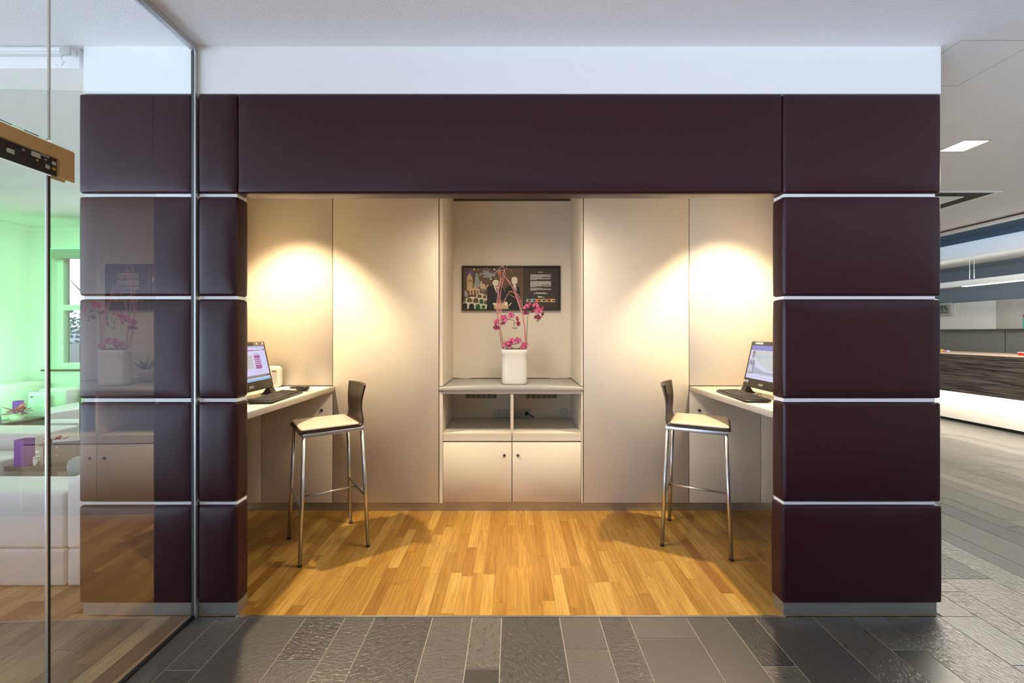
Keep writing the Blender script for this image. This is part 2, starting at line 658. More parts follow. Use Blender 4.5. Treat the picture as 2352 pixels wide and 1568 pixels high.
def frame(o, u, v):                                            # matrix whose columns are u, v, u x v at origin o
    u, v = Vector(u).normalized(), Vector(v).normalized()
    n = u.cross(v)
    return Matrix(((u.x, v.x, n.x, o[0]), (u.y, v.y, n.y, o[1]), (u.z, v.z, n.z, o[2]), (0, 0, 0, 1)))


# ------------------------------------------------------------------ setting: measured levels
def X0(px):                                                    # x on the front plane y = 0
    return (px - CX) / F * D0


def Z0(py):
    return H - (py - CY) / F * D0


CEIL = 2.86
PD = 0.095                                                      # depth of the pillars
YB = 1.235                                                      # front of the built-in cupboards
DB = YB + D0
NX = 2.13                                                       # half width inside the alcove


def XB(px):
    return (px - CX) / F * DB


def ZB(py):
    return H - (py - CY) / F * DB


# --- floors
def tile_floor():
    s = MB()
    pattern = [(0.0, 0.289), (0.289, 0.486), (0.486, 0.633)]
    cl = s.bm.loops.layers.float_color.new('tone')
    g = s.mi(M['grout'])
    t = s.mi(M['slate'])

    def quad(x0, x1, y0, y1, z, k, c):
        f = s.bm.faces.new([s.bm.verts.new(p) for p in ((x0, y0, z), (x1, y0, z), (x1, y1, z), (x0, y1, z))])
        f.material_index = k
        for lp in f.loops:
            lp[cl] = c
    GL = -1.599
    quad(GL, 9.0, -3.0, 0.0, -0.002, g, (0.5, 0.5, 0.5, 1))
    quad(2.16, 9.0, 0.0, 9.0, -0.002, g, (0.5, 0.5, 0.5, 1))
    joints = {(-1, 2): -0.335, (-1, 1): None, (0, 2): -0.326}
    known = {X0(797) - 0.1: -0.279}
    rnd = random.Random(3)
    for c in range(-4, 16):
        for k, (a, b) in enumerate(pattern):
            x0, x1 = -0.052 + c * 0.633 + a, -0.052 + c * 0.633 + b
            x0, x1 = max(x0, GL), min(x1, 9.0)
            if x1 - x0 < 0.01:
                continue
            mid = (x0 + x1) / 2
            yend = 9.0 if mid > 2.16 else 0.0
            anchor = {('1', -2): 0}.get(k, None)
            anchor = rnd.uniform(-1.2, -0.6)
            if k == 2 and c == -1:
                anchor = -0.326
            elif k == 1 and c == 0:
                anchor = -0.22
            elif k == 2 and c == -2:
                anchor = -0.279 - 0.4
            elif k == 1 and c == -2:
                anchor = -0.279
            elif k == 2 and c == -3:
                anchor = -0.335
            elif k == 2 and c == 1:
                anchor = -0.314
            elif k == 2 and c == 2:
                anchor = -0.22
            ys = [anchor]
            while ys[0] > -3.0:
                ys.insert(0, ys[0] - rnd.uniform(0.7, 1.2))
            while ys[-1] < yend:
                ys.append(ys[-1] + rnd.uniform(0.75, 1.3))
            xs = [(x0, x1)]
            for y0, y1 in zip(ys, ys[1:]):
                y0, y1 = max(y0, -3.0), min(y1, yend)
                xa, xb = x0, x1
                if y1 - y0 < 0.01:
                    continue
                tone = (rnd.random(), rnd.random(), rnd.choice((0.12, 0.35, 0.6, 1.0)), 1)
                segs = [(y0, y1, xa, xb)]
                if xa < 2.16 < xb and y1 > 0:
                    segs = [(y0, min(y1, 0), xa, xb), (max(y0, 0), y1, 2.16, xb)]
                for (p, q, e, f) in segs:
                    if q - p > 0.01:
                        quad(e + 0.0022, f - 0.0022, p + 0.0022, q - 0.0022, 0, t, tone)
    return struct(s.build('floor', fix=False))


def plank_floor(x0, x1, y0, y1, wdt, lens, m, seed, name='floor', notch=None):
    s = MB()
    cl = s.bm.loops.layers.float_color.new('tone')
    g = s.mi(M['joint_wood'])
    t = s.mi(m)
    rnd = random.Random(seed)

    def quad(a, b, c, d, z, k, cc):
        f = s.bm.faces.new([s.bm.verts.new(p) for p in ((a, c, z), (b, c, z), (b, d, z), (a, d, z))])
        f.material_index = k
        for lp in f.loops:
            lp[cl] = cc
    for (a, b, c, d) in ([(x0, x1, y0, y1)] if not notch else [(x0, notch[0], y0, y1), (notch[0], x1, y0, notch[1])]):
        quad(a, b, c, d, -0.001, g, (0.5, 0.5, 0.5, 1))
    x = x0
    while x < x1 - 0.005:
        xe = min(x + wdt, x1)
        y = y0 - rnd.uniform(0, lens[1])
        while y < y1:
            ye = y + rnd.uniform(*lens)
            a, b = max(y, y0), min(ye, notch[1] if notch and xe > notch[0] else y1)
            if b - a > 0.01:
                tt = min(1, max(0, rnd.gauss(0.5, 0.26)))
                quad(x + 0.0005, xe - 0.0005, a + 0.0005, b - 0.0005, 0, t, (tt, rnd.random(), 0, 1))
            y = ye
        x = xe
    return struct(s.build(name, fix=False))


tile_floor()
s = MB()
s.box(-6.3, 9.0, -3.0, 9.0, -0.05, -0.004)
struct(s.build('floor', M['black']))
plank_floor(-NX, NX, 0.004, YB + 0.06, 0.0655, (0.32, 0.62), M['oak'], 5)
plank_floor(-6.3, -1.60, -3.0, 3.4, 0.085, (0.5, 1.3), M['oak_worn'], 9, notch=(-2.16, 0.02))
s = MB()
s.box(X0(541), X0(1803), -0.006, 0.006, -0.003, 0.0025)
struct(s.build('trim_1', M['metal']))

# --- ceilings
s = MB()
s.box(-1.60, 9.0, -4.2, 0.79 - 0.006, CEIL, CEIL + 0.05)
s.box(2.16, 6.1, 0.79 + 0.006, 9.0, CEIL, CEIL + 0.05, m=M['smooth_ceiling'])
s.box(2.16, 6.1, 0.784, 0.796, CEIL + 0.02, CEIL + 0.05, m=M['vent'])
s.mats = [M['ceiling'], M['smooth_ceiling'], M['vent']]
struct(s.build('ceiling'))
s = MB()
s.box(-6.3, -1.60, -3.4, 0.02, CEIL, CEIL + 0.05)
s.box(-6.3, -2.19, 0.02, 3.4, 2.76, CEIL + 0.05)
struct(s.build('ceiling', M['ceiling']))

# --- the wall block round the alcove
s = MB()
s.box(X0(190), X0(2163), 0.004, PD, Z0(214), CEIL)
struct(s.build('wall_front', M['wall']))
s = MB()
s.box(-2.17, -NX, PD, 2.0, 0, CEIL)
struct(s.build('wall_left', M['cream']))
s = MB()
s.box(NX, 2.155, PD, 9.0, 0, CEIL)
struct(s.build('wall_right', M['cream']))
s = MB()
s.box(-NX, NX, 1.93, 2.0, 0, CEIL)
struct(s.build('wall_back', M['wall']))
s = MB()
s.box(-NX, NX, PD, 1.93, 2.80, 2.85)
struct(s.build('ceiling', M['wall']))

# --- upholstered panels on the pillars and the header
ROWS = [(215, 443), (451, 679), (687, 915), (924, 1153), (1161, 1385)]


def pillar(label):
    return empty('upholstered_pillar', (0, 0, 0), label, 'pillar')


def panel(pxl, pxr, row, par, ext=0.0):
    z1, z0 = Z0(ROWS[row][0]), Z0(ROWS[row][1])
    x0, x1 = X0(pxl), X0(pxr)
    s = MB()
    s.puff(x0 - ext, x1 + ext, -0.002, PD, z0, z1, r=(0.014, 0.014, 0.012), bulge=(0.004, 0.012, 0.002), n=(16, 4, 14))
    return s.build('leather_panel', M['leather'], par)


pil_l = pillar('left pillar of stacked aubergine leather panels, cut by the glass partition')
pil_r = pillar('wide right pillar of five stacked dark brown leather panels')
for i in range(5):
    panel(181, 440, i, pil_l)
    panel(454, 543, i, pil_l)
    panel(1800, 2162, i, pil_r, ext=0.006 if i == 4 else 0)
s = MB()
s.puff(X0(545), X0(1797.5), -0.002, PD, Z0(443), Z0(215), r=(0.014, 0.014, 0.012), bulge=(0.002, 0.012, 0.002), n=(40, 4, 14))
tag(s.build('upholstered_header', M['leather']), 'long dark aubergine leather header panel spanning the alcove opening', 'wall panel')
# pale strips between the panels, steel plinths under the pillars
for (pa, pb, par) in ((188, 440, pil_l), (454, 541, pil_l), (1803, 2153, pil_r)):
    for (a, b) in zip(ROWS, ROWS[1:]):
        s = MB()
        s.box(X0(pa), X0(pb), 0.012, PD - 0.006, Z0(b[0]) + 0.001, Z0(a[1]) - 0.001)
        s.build('strip', M['strip'], par)
    s = MB()
    s.box(X0(pa - 1), X0(pb + 2), 0.008, PD - 0.006, 0.0, Z0(1386))
    s.build('plinth', M['plinth'], par)['label'] = 'brushed steel plinth'

# ------------------------------------------------------------------ glass partition
TH = 0.024
gx = X0(447)


def gl_pt(sv, off=0.0):                                         # distance sv from the wall along the glass, off towards the lobby
    return Vector((gx + TH * sv + off, -sv + off * TH, 0))


def gl_box(s, s0, s1, o0, o1, z0, z1, m=None, bev=0.0):
    a = Matrix.Translation((gx, 0, 0)) @ Matrix.Rotation(TH, 4, 'Z')
    s.box(o0, o1, -s1, -s0, z0, z1, m=m, mtx=a, bev=bev)


JS = 0.672
t = empty('glass_partition', (gx, 0, 0), 'fixed frameless glass pane with grey metal channel standing left of the alcove', 'glass partition')


def gpart(name, m, boxes, parent, bev=0.0, label=None):
    s = MB()
    for bx in boxes:
        gl_box(s, *bx, bev=bev)
    o = s.build(name, m, parent)
    if parent is not None:
        o.matrix_parent_inverse = Matrix.Translation((-gx, 0, 0))
    if label:
        o['label'] = label
    return o


gpart('pane', M['glass'], [(0.014, JS, -0.004, 0.004, 0.012, CEIL - 0.03)], t)
gpart('transom_pane', M['glass'], [(JS + 0.008, 1.7, -0.005, 0.005, 2.075, CEIL - 0.03)], t)
gpart('wall_profile', M['alu'], [(-0.003, 0.012, -0.002, 0.013, 0, CEIL - 0.03)], t, label='grey aluminium wall profile')
gpart('gasket', M['black'], [(0.0122, 0.0138, -0.008, 0.004, 0.0, CEIL - 0.031)], t)
gpart('ceiling_channel', M['alu'], [(0.0, 2.2, -0.014, 0.014, CEIL - 0.029, CEIL - 0.001)], t, label='grey aluminium ceiling channel')
gpart('floor_channel', M['black'], [(0.012, JS, -0.009, 0.009, 0.0005, 0.0115)], t, label='black floor channel')
gpart('joint_seal', M['whiteplastic'], [(JS + 0.001, JS + 0.007, -0.003, 0.003, 2.078, CEIL - 0.031)], t, label='clear white joint seal')
# bronze patch fitting over the door
pf = gpart('patch_fitting', M['brass'], [], t)
s = MB()
a = Matrix.Translation((gx, 0, 0)) @ Matrix.Rotation(TH, 4, 'Z')
# L-shaped cover plate with its rounded corners, in the plane of the glass
prof = [(0.610, 1.955), (0.610, 2.058), (0.613, 2.062), (1.5, 2.062), (1.5, 2.018), (0.667, 2.018), (0.660, 2.012), (0.660, 1.955)]
for (o0, o1) in ((0.012, 0.020), (-0.020, -0.012)):
    lo = [s.bm.verts.new(a @ Vector((o0, -p[0], p[1]))) for p in prof]
    hi = [s.bm.verts.new(a @ Vector((o1, -p[0], p[1]))) for p in prof]
    s.bm.faces.new(lo)
    s.bm.faces.new(hi)
    for j in range(len(prof)):
        q = (j + 1) % len(prof)
        s.bm.faces.new((lo[j], lo[q], hi[q], hi[j]))
bmesh.ops.recalc_face_normals(s.bm, faces=s.bm.faces[:])
s.bm.to_mesh(pf.data)
s.bm.free()
pf.data.materials.clear()
pf.data.materials.append(M['brass'])
pf['label'] = 'bronze cover plate'


def fsub(name, m, boxes, bev=0.0, label=None):
    s = MB()
    for bx in boxes:
        gl_box(s, *bx, bev=bev)
    o = s.build(name, m, pf)
    o.matrix_parent_inverse = Matrix.Translation((-gx, 0, 0))
    if label:
        o['label'] = label
    return o


fsub('mechanism', M['mech'], [(0.663, 1.5, 0.0062, 0.0125, 1.957, 2.016)], label='black latch mechanism')
for (a0, a1, z0, z1) in ((0.668, 0.680, 1.992, 2.004), (0.688, 0.700, 1.972, 1.985), (0.716, 0.742, 1.996, 2.012), (0.79, 0.81, 1.978, 1.992)):
    fsub('steel_block', M['greyblock'], [(a0, a1, 0.0126, 0.0165, z0, z1)], bev=0.001, label='small grey steel block')
fsub('latch_bar', M['metal'], [(0.690, 0.716, 0.0126, 0.0175, 2.008, 2.014)], label='steel latch bar')
for (sv, z, r_, m_) in ((0.674, 1.979, 0.0055, 'goldscrew'), (0.725, 1.988, 0.0035, 'goldscrew'), (0.700, 2.000, 0.0035, 'metal'), (0.765, 2.004, 0.0035, 'metal')):
    s = MB()
    p = gl_pt(sv, 0.0126)
    q = gl_pt(sv, 0.0165)
    s.tube([(p.x, p.y, z), (q.x, q.y, z)], r_, 14)
    o = s.build('screw', M[m_], pf)
    o.matrix_parent_inverse = Matrix.Translation((-gx, 0, 0))

t = empty('glass_door', (gx, 0, 0), 'frameless glass door leaf with dark edge seal under the bronze fitting', 'glass door')
gpart('door_pane', M['glass'], [(JS + 0.015, 1.6, -0.004, 0.004, 0.008, 1.955)], t)
gpart('edge_seal', M['black'], [(JS + 0.001, JS + 0.0095, -0.0025, 0.0025, 0.008, 1.955)], t, label='dark edge seal')
gpart('edge_strip', M['alu'], [(JS + 0.0096, JS + 0.0145, -0.002, 0.003, 0.008, 1.955)], t, label='bright polished edge strip')

# ------------------------------------------------------------------ built-in cupboards at the back of the alcove
TOP = 2.72
ZK = 0.068                                                     # underside of the doors
G = 0.0033                                                     # half gap between doors


def cupboard(xa, xb, label, doors, locks=()):
    t = empty('built_in_cupboard', ((xa + xb) / 2, YB, 0), label, 'cupboard')
    ox = (xa + xb) / 2
    inv = Matrix.Translation((-ox, -YB, 0))
    s = MB()
    s.box(xa + 0.002, xb - 0.002, YB + 0.021, 1.85, ZK, TOP)
    c = s.build('carcass', M['cream_dark'], t)
    c.matrix_parent_inverse = inv
    for (a, b, z0, z1) in doors:
        s = MB()
        s.box(a + G, b - G, YB, YB + 0.02, z0 + G, z1 - G, bev=0.0012, seg=1)
        d = s.build('door', M['cream'], t)
        d.matrix_parent_inverse = inv
        for (lx, lz) in locks:
            if a < lx < b and z0 < lz < z1:
                s = MB()
                s.tube([(lx, YB - 0.0002, lz), (lx, YB - 0.006, lz)], 0.011, 20)
                s.tube([(lx, YB - 0.0062, lz), (lx, YB - 0.009, lz)], 0.007, 16)
                k = s.build('lock', M['lock'], d)
                k.matrix_parent_inverse = inv
                k['label'] = 'round steel lock'
    return t


WT = 0.998                                                     # worktop level
WB = 0.960
xs = XB(764)
cupboard(-NX + 0.002, xs, 'cream cupboard front in the left corner above and below the left worktop',
         [(-NX + 0.002, xs, WT + 0.002, TOP), (-NX + 0.002, XB(600), ZK, WB - 0.002), (XB(600), xs, ZK, WB - 0.002)], [(XB(739), ZB(942))])
cupboard(xs, XB(1008), 'tall plain cream cupboard door left of the orchid recess', [(xs, XB(1008), ZK, TOP)])
xr = XB(1583)
cupboard(XB(1340), xr, 'tall plain cream cupboard door right of the orchid recess', [(XB(1340), xr, ZK, TOP)])
cupboard(xr, NX - 0.002, 'cream cupboard front in the right corner above and below the right worktop',
         [(xr, NX - 0.002, WT + 0.002, TOP), (xr, XB(1748), ZK, WB - 0.002), (XB(1748), NX - 0.002, ZK, WB - 0.002)], [(XB(1606), ZB(942))])
s = MB()
s.box(-NX + 0.001, NX - 0.001, YB + 0.018, YB + 0.0205, 0, ZK - 0.001)
struct(s.build('baseboard_back', M['plinth']))

# central display cabinet
xi0, xi1, xo0, xo1 = -0.552, 0.552, XB(1008) + 0.004, XB(1340) - 0.004
yb = 1.85
t = empty('display_cabinet', (0, YB, 0), 'open cream display cabinet with grey shelf and two low doors in mid wall', 'cabinet')
inv = Matrix.Translation((0, -YB, 0))


def dpart(name, m, boxes, parent=t, label=None, bev=0.0):
    s = MB()
    for bx in boxes:
        s.box(*bx, bev=bev, seg=1)
    o = s.build(name, m, parent)
    o.matrix_parent_inverse = inv
    if label:
        o['label'] = label
    return o


dpart('side_panel', M['cream'], [(xo0, xi0, YB, yb + 0.018, 0.999, TOP), (xo0, xi0, YB, yb + 0.018, ZK, 0.957)])
dpart('side_panel', M['cream'], [(xi1, xo1, YB, yb + 0.018, 0.999, TOP), (xi1, xo1, YB, yb + 0.018, ZK, 0.957)])
dpart('back_panel', M['cream'], [(xi0, -0.0024, yb, yb + 0.018, 0.999, 2.665), (-0.0018, xi1, yb, yb + 0.018, 0.999, 2.665)])
dpart('back_panel', M['cream'], [(xi0, xi1, yb, yb + 0.018, 0.625, 0.957)])
dpart('top_gap', M['cream_dark'], [(xi0, xi1, yb + 0.001, yb + 0.018, 2.668, TOP)], label='dark gap at the top')
dpart('shelf', M['greyshelf'], [(xo0, xo1, YB - 0.012, yb + 0.016, 0.962, 0.993)], label='grey shelf', bev=0.001)
dpart('shelf_rail', M['cream'], [(xi0, xi1, YB + 0.003, YB + 0.021, 0.936, 0.961)])
dpart('divider', M['cream'], [(-0.012, 0.012, YB + 0.004, yb - 0.001, 0.626, 0.935)])
dpart('lower_shelf', M['cream'], [(xi0 + 0.002, -0.002, YB + 0.0, yb - 0.001, 0.605, 0.624), (0.002, xi1 - 0.002, YB + 0.0, yb - 0.001, 0.605, 0.624)])
for (a, b, lx) in ((xi0 + 0.003, -0.003, XB(1158.5)), (0.003, xi1 - 0.003, XB(1189.5))):
    dpart('fascia', M['cream'], [(a, b, YB + 0.0, YB + 0.018, 0.562, 0.604)])
    d = dpart('door', M['cream'], [(a, b, YB + 0.0, YB + 0.018, 0.075, 0.552)], bev=0.0012)
    s = MB()
    lz = ZB(1045)
    s.tube([(lx, YB - 0.0002, lz), (lx, YB - 0.006, lz)], 0.0105, 20)
    s.tube([(lx, YB - 0.0062, lz), (lx, YB - 0.010, lz)], 0.006, 16)
    k = s.build('lock', M['lock'], d)
    k.matrix_parent_inverse = inv
    k['label'] = 'round steel lock'
dpart('recess', M['cream_dark'], [(xi0 + 0.002, xi1 - 0.002, YB + 0.019, YB + 0.022, 0.07, 0.603)])


def yface(x, z, y):
    return frame((x, y, z), (1, 0, 0), (0, 0, 1))


# vents, sockets, cable covers on the recess back
for (xa, xb, lb) in ((-0.435, -0.142, 'left'), (0.128, 0.425, 'right')):
    e = empty('air_vent', ((xa + xb) / 2, yb, 0.84), 'slotted dark air vent in the %s open compartment under the grey shelf' % lb, 'vent', 'compartment vents')
    iv = Matrix.Translation((-(xa + xb) / 2, -yb, -0.84))
    s = MB()
    s.box(xa, xb, yb - 0.003, yb - 0.0005, 0.806, 0.871)
    s.build('backing', M['vent'], e).matrix_parent_inverse = iv
    s = MB()
    for k in range(6):
        z = 0.808 + k * 0.0118
        s.box(xa, xb, yb - 0.007, yb - 0.0032, z, z + 0.004)
    for k in range(7):
        x = xa + (xb - xa) * k / 6
        s.box(x - 0.002, x + 0.002, yb - 0.008, yb - 0.0071, 0.806, 0.871)
    s.build('grille', M['cream'], e).matrix_parent_inverse = iv
for (xa, lb) in ((-0.181, 'left compartment'), (0.026, 'right compartment with black plug')):
    e = empty('double_socket', (xa + 0.075, yb, 0.667), 'white double power socket in the %s' % lb, 'socket', 'double sockets')
    iv = Matrix.Translation((-(xa + 0.075), -yb, -0.667))
    s = MB()
    s.box(xa, xa + 0.151, yb - 0.009, yb - 0.0005, 0.627, 0.707, bev=0.002)
    s.build('socket_frame', M['whiteplastic'], e).matrix_parent_inverse = iv
    for k in range(2):
        cx = xa + 0.040 + 0.071 * k
        s = MB()
        s.box(cx - 0.0275, cx + 0.0275, yb - 0.012, yb - 0.0092, 0.6395, 0.6945, bev=0.001, seg=1)
        i = s.build('socket_insert', M['whiteplastic'], e)
        i.matrix_parent_inverse = iv
        s = MB()
        mm = frame((cx, yb - 0.0122, 0.667), (1, 0, 0), (0, 0, 1))
        ring = [(0.0195 * math.cos(a), 0.0195 * math.sin(a)) for a in [2 * math.pi * j / 28 for j in range(28)]]
        s.plate(ring, 0.0006, flat('socket_well', (0.22, 0.20, 0.17)), mm)
        ring = [(0.0165 * math.cos(a), 0.0165 * math.sin(a)) for a in [2 * math.pi * j / 28 for j in range(28)]]
        s.plate(ring, 0.0012, M['whiteplastic'], mm)
        for q in (-0.0095, 0.0095):
            hole = [(q + 0.0035 * math.cos(a), 0.0035 * math.sin(a)) for a in [2 * math.pi * j / 12 for j in range(12)]]
            s.plate(hole, 0.0018, M['vent'], mm)
        for q in (-0.0175, 0.0175):
            s.plate([(-0.002, q - 0.002), (0.002, q - 0.002), (0.002, q + 0.002), (-0.002, q + 0.002)], 0.0018, M['metal'], mm)
        s.build('socket_well', None, i).matrix_parent_inverse = iv
s = MB()
px_ = 0.026 + 0.111
s.tube([(px_, yb - 0.0145, 0.667), (px_, yb - 0.045, 0.667)], [0.018, 0.013], 18)
s.tube([(px_, yb - 0.043, 0.667), (px_ + 0.03, yb - 0.055, 0.662), (px_ + 0.055, yb - 0.045, 0.645), (px_ + 0.07, yb - 0.03, 0.629)], 0.004, 8)
tag(s.build('power_plug', M['black']), 'black power plug and short cord in the right compartment socket', 'plug')
s = MB()
s.tube([(0.493, yb - 0.0005, 0.672), (0.493, yb - 0.006, 0.672)], 0.045, 32)
tag(s.build('cable_cover', M['whiteplastic']), 'round white cable cover with a white cord at the right compartment end', 'cable cover')
s = MB()
s.tube([(-0.50, yb - 0.0005, 0.672), (-0.50, yb - 0.005, 0.672)], 0.043, 32)
tag(s.build('cable_cover', M['cream']), 'plain round cream cable cover at the left compartment end', 'cable cover')
s = MB()
s.tube([(0.478, yb - 0.0075, 0.664), (0.46, yb - 0.02, 0.660), (0.41, yb - 0.03, 0.648), (0.35, yb - 0.04, 0.634), (0.33, yb - 0.05, 0.629)], 0.004, 8)
tag(s.build('cord', M['cable_white']), 'thin white cord lying in the right open compartment', 'cord')
s = MB()
s.tube([(-0.50, yb - 0.02, 0.997), (-0.46, yb - 0.035, 0.998), (-0.42, yb - 0.02, 0.997), (-0.38, yb - 0.01, 0.997)], 0.003, 6)
tag(s.build('cord', M['cable_white']), 'short pale cord on the grey shelf near its left back corner', 'cord')
s = MB()
s.tube([(0.36, yb - 0.02, 0.997), (0.41, yb - 0.03, 0.998), (0.45, yb - 0.012, 1.000), (0.49, yb - 0.03, 0.997), (0.53, yb - 0.012, 0.997)], 0.003, 6)
tag(s.build('cord', M['bark']), 'thin tangled cord on the grey shelf near its right back corner', 'cord')

# ------------------------------------------------------------------ framed collage on the recess back
pw = 225 / F * (yb + D0)
pxc = (1174 - CX) / F * (yb + D0)
pz1, pz0 = H - (611 - CY) / F * (yb + D0), H - (713 - CY) / F * (yb + D0)
e = empty('framed_picture', (pxc, yb, pz0), 'wide dark framed collage of two suited men with a text panel', 'picture')
iv = Matrix.Translation((-pxc, -yb, -pz0))
xl, xrr = pxc - pw / 2, pxc + pw / 2
s = MB()
fw = 0.012
s.box(xl, xrr, yb - 0.028, yb - 0.001, pz1 - fw, pz1)
s.box(xl, xrr, yb - 0.028, yb - 0.001, pz0, pz0 + fw)
s.box(xl, xl + fw, yb - 0.028, yb - 0.001, pz0 + fw, pz1 - fw)
s.box(xrr - fw, xrr, yb - 0.028, yb - 0.001, pz0 + fw, pz1 - fw)
s.build('picture_frame', M['frame_dark'], e).matrix_parent_inverse = iv
# picture coordinates: those of the 2352 x 1129 close-up (u right, v down)
U0, U1, V0, V1 = 118., 2228., 103., 1058.
k_ = pw / (U1 - U0)


def pm(layer):
    return frame((xl, yb - 0.010 - 0.0004 * layer, pz1), (1, 0, 0), (0, 0, 1))


def q2(pts):
    return [((u - U0) * k_, -(v - V0) * k_) for u, v in pts]


def circ(u, v, r_, n=18, ry=None):
    return [(u + r_ * math.cos(2 * math.pi * j / n), v + (ry or r_) * math.sin(2 * math.pi * j / n)) for j in range(n)]


def star(u, v, r1, r2, n, a0=0):
    return [(u + (r1 if j % 2 == 0 else r2) * math.cos(a0 + math.pi * j / n), v + (r1 if j % 2 == 0 else r2) * math.sin(a0 + math.pi * j / n)) for j in range(2 * n)]


def rect(u0, v0, u1, v1):
    return [(u0, v0), (u1, v0), (u1, v1), (u0, v1)]


cv = mat('brown_canvas', (0.135, 0.085, 0.052), 0.7, var=0.3, vscale=6)
tx = mat('dark_text_panel', (0.042, 0.030, 0.024), 0.6)
s = MB()
s.plate(q2(rect(136, 120, 1414, 1040)), 0.006, cv, pm(0) @ Matrix.Translation((0, 0, -0.006)))
o = s.build('canvas', None, e)
o.matrix_parent_inverse = iv
s = MB()
s.plate(q2(rect(1420, 120, 2210, 1040)), 0.006, tx, pm(0) @ Matrix.Translation((0, 0, -0.006)))
tpn = s.build('text_panel', None, e)
tpn.matrix_parent_inverse = iv
art = MB()
beige, grey, violet, suit, skin, ivory, green, orange, pinkb = (
    flat('art_beige', (0.55, 0.40, 0.22)), flat('art_grey', (0.30, 0.34, 0.36)), flat('art_violet', (0.12, 0.09, 0.28)), flat('art_black', (0.014, 0.011, 0.012)),
    flat('art_face', (0.78, 0.72, 0.58)), flat('art_ivory', (0.62, 0.60, 0.48)), flat('art_green', (0.015, 0.10, 0.045)), flat('art_orange', (0.55, 0.10, 0.03)), flat('art_pinkbeige', (0.62, 0.42, 0.29)))


def ap(pts, m, layer, th=0.0006):
    art.plate(q2(pts), th, m, pm(layer))


ap(star(290, 275, 125, 55, 5, -1.45), violet, 1)
ap([(225, 350), (282, 250), (345, 370), (345, 580), (350, 600), (275, 648), (225, 620)], beige, 2)
ap(circ(290, 428, 30), suit, 3)
ap(circ(290, 430, 20), beige, 4)
ap([(437, 240), (455, 270), (500, 460), (495, 560), (440, 580), (355, 550), (395, 450), (412, 290)], grey, 1.5)
ap([(280, 600), (355, 590), (370, 550), (410, 550), (420, 585), (500, 590), (500, 720), (470, 720), (470, 640), (440, 640), (440, 722), (415, 722), (412, 630), (375, 628), (375, 722), (345, 722), (340, 628), (316, 628), (316, 722), (282, 722)], pinkb, 5)
ap(circ(208, 710, 36, ry=58), grey, 2)
ap(circ(195, 655, 22), grey, 2.5)
ap([(174, 645), (178, 625), (195, 640), (214, 628), (216, 650)], grey, 2.7)
# stone arcade
ap([(140, 885), (300, 885), (660, 940), (640, 1028), (140, 1022)], ivory, 3)
ap([(200, 800), (330, 760), (680, 825), (660, 940), (190, 890)], ivory, 3.2)
ap([(430, 720), (520, 685), (650, 735), (668, 800), (640, 830), (420, 770)], ivory, 3.1)
for (u, v0, v1, r_, c_) in ((185, 900, 1020, 44, suit), (325, 910, 1028, 55, suit), (460, 920, 1028, 50, green), (575, 945, 1020, 38, green),
                            (280, 790, 880, 54, cv), (415, 790, 895, 56, cv), (535, 812, 915, 42, green), (628, 836, 930, 36, cv), (495, 712, 785, 48, cv), (605, 730, 800, 34, cv)):
    ap([(u - r_, v1), (u - r_, v0 + r_)] + [(u - r_ * math.cos(math.pi * j / 8), v0 + r_ - r_ * math.sin(math.pi * j / 8)) for j in range(1, 8)] + [(u + r_, v0 + r_), (u + r_, v1)], c_, 4.5)
# bird
ap([(485, 270), (600, 240), (545, 195), (640, 198), (690, 225), (760, 268), (800, 262), (860, 205), (900, 185), (985, 195), (990, 205), (910, 212), (860, 245), (790, 320), (730, 360), (640, 358), (545, 345), (620, 305)], grey, 2)
ap([(880, 250), (920, 220), (975, 225), (960, 250), (930, 265), (890, 300)], orange, 2.2)
ap(circ(562, 540, 60), pinkb, 2)
ap([(510, 600), (600, 630), (570, 668)], grey, 1.8)
ap([(600, 610), (672, 500), (682, 508), (615, 622)], skin, 2.3)
ap([(500, 500), (530, 425), (552, 430), (520, 505)], skin, 1.7)
for (u, v, r_) in ((378, 178, 30), (815, 178, 30), (740, 384, 28)):
    ap(star(u, v, r_, r_ * 0.45, 6), skin, 1)
for (u, v, r_) in ((468, 180, 12), (686, 196, 12), (508, 304, 13), (820, 304, 12), (1020, 206, 12), (595, 168, 7), (655, 172, 7), (514, 238, 7), (770, 235, 7), (438, 202, 6), (985, 262, 8), (1080, 168, 8), (1180, 194, 9), (800, 330, 6)):
    ap(circ(u, v, r_, 10), skin, 1)
# two men in dark suits
ap([(655, 1030), (655, 700), (665, 560), (790, 520), (880, 580), (950, 540), (1000, 600), (1030, 700), (1010, 860), (960, 830), (945, 880), (1000, 1030)], suit, 5)
ap([(1040, 1030), (1030, 700), (1060, 570), (1180, 490), (1280, 560), (1340, 540), (1360, 650), (1350, 1030)], suit, 4.8)
ap([(800, 540), (850, 560), (900, 545), (885, 650), (865, 690), (830, 620)], skin, 5.6)
ap([(850, 580), (875, 580), (885, 660), (868, 685)], violet, 6)
ap([(1205, 500), (1275, 520), (1300, 640), (1280, 640), (1230, 560)], skin, 5.6)
ap([(1250, 540), (1275, 540), (1300, 640), (1275, 620)], flat('art_lilac', (0.38, 0.32, 0.48)), 6)
ap(circ(838, 455, 66, 24, 88), skin, 6.4)
ap(circ(1245, 420, 64, 24, 86), skin, 6.4)
ap([(775, 440), (780, 390), (820, 372), (870, 380), (898, 405), (890, 408), (830, 395), (795, 410), (782, 450)], suit, 7)
ap([(1180, 400), (1190, 350), (1245, 333), (1300, 355), (1308, 410), (1295, 375), (1245, 358), (1200, 372)], ivory, 7)
for (u, v) in ((818, 455), (860, 455), (1222, 416), (1266, 416)):
    ap(circ(u, v, 9, 8, 4), suit, 7)
ap(rect(820, 505, 862, 510), suit, 7)
ap(rect(1228, 468, 1266, 473), suit, 7)
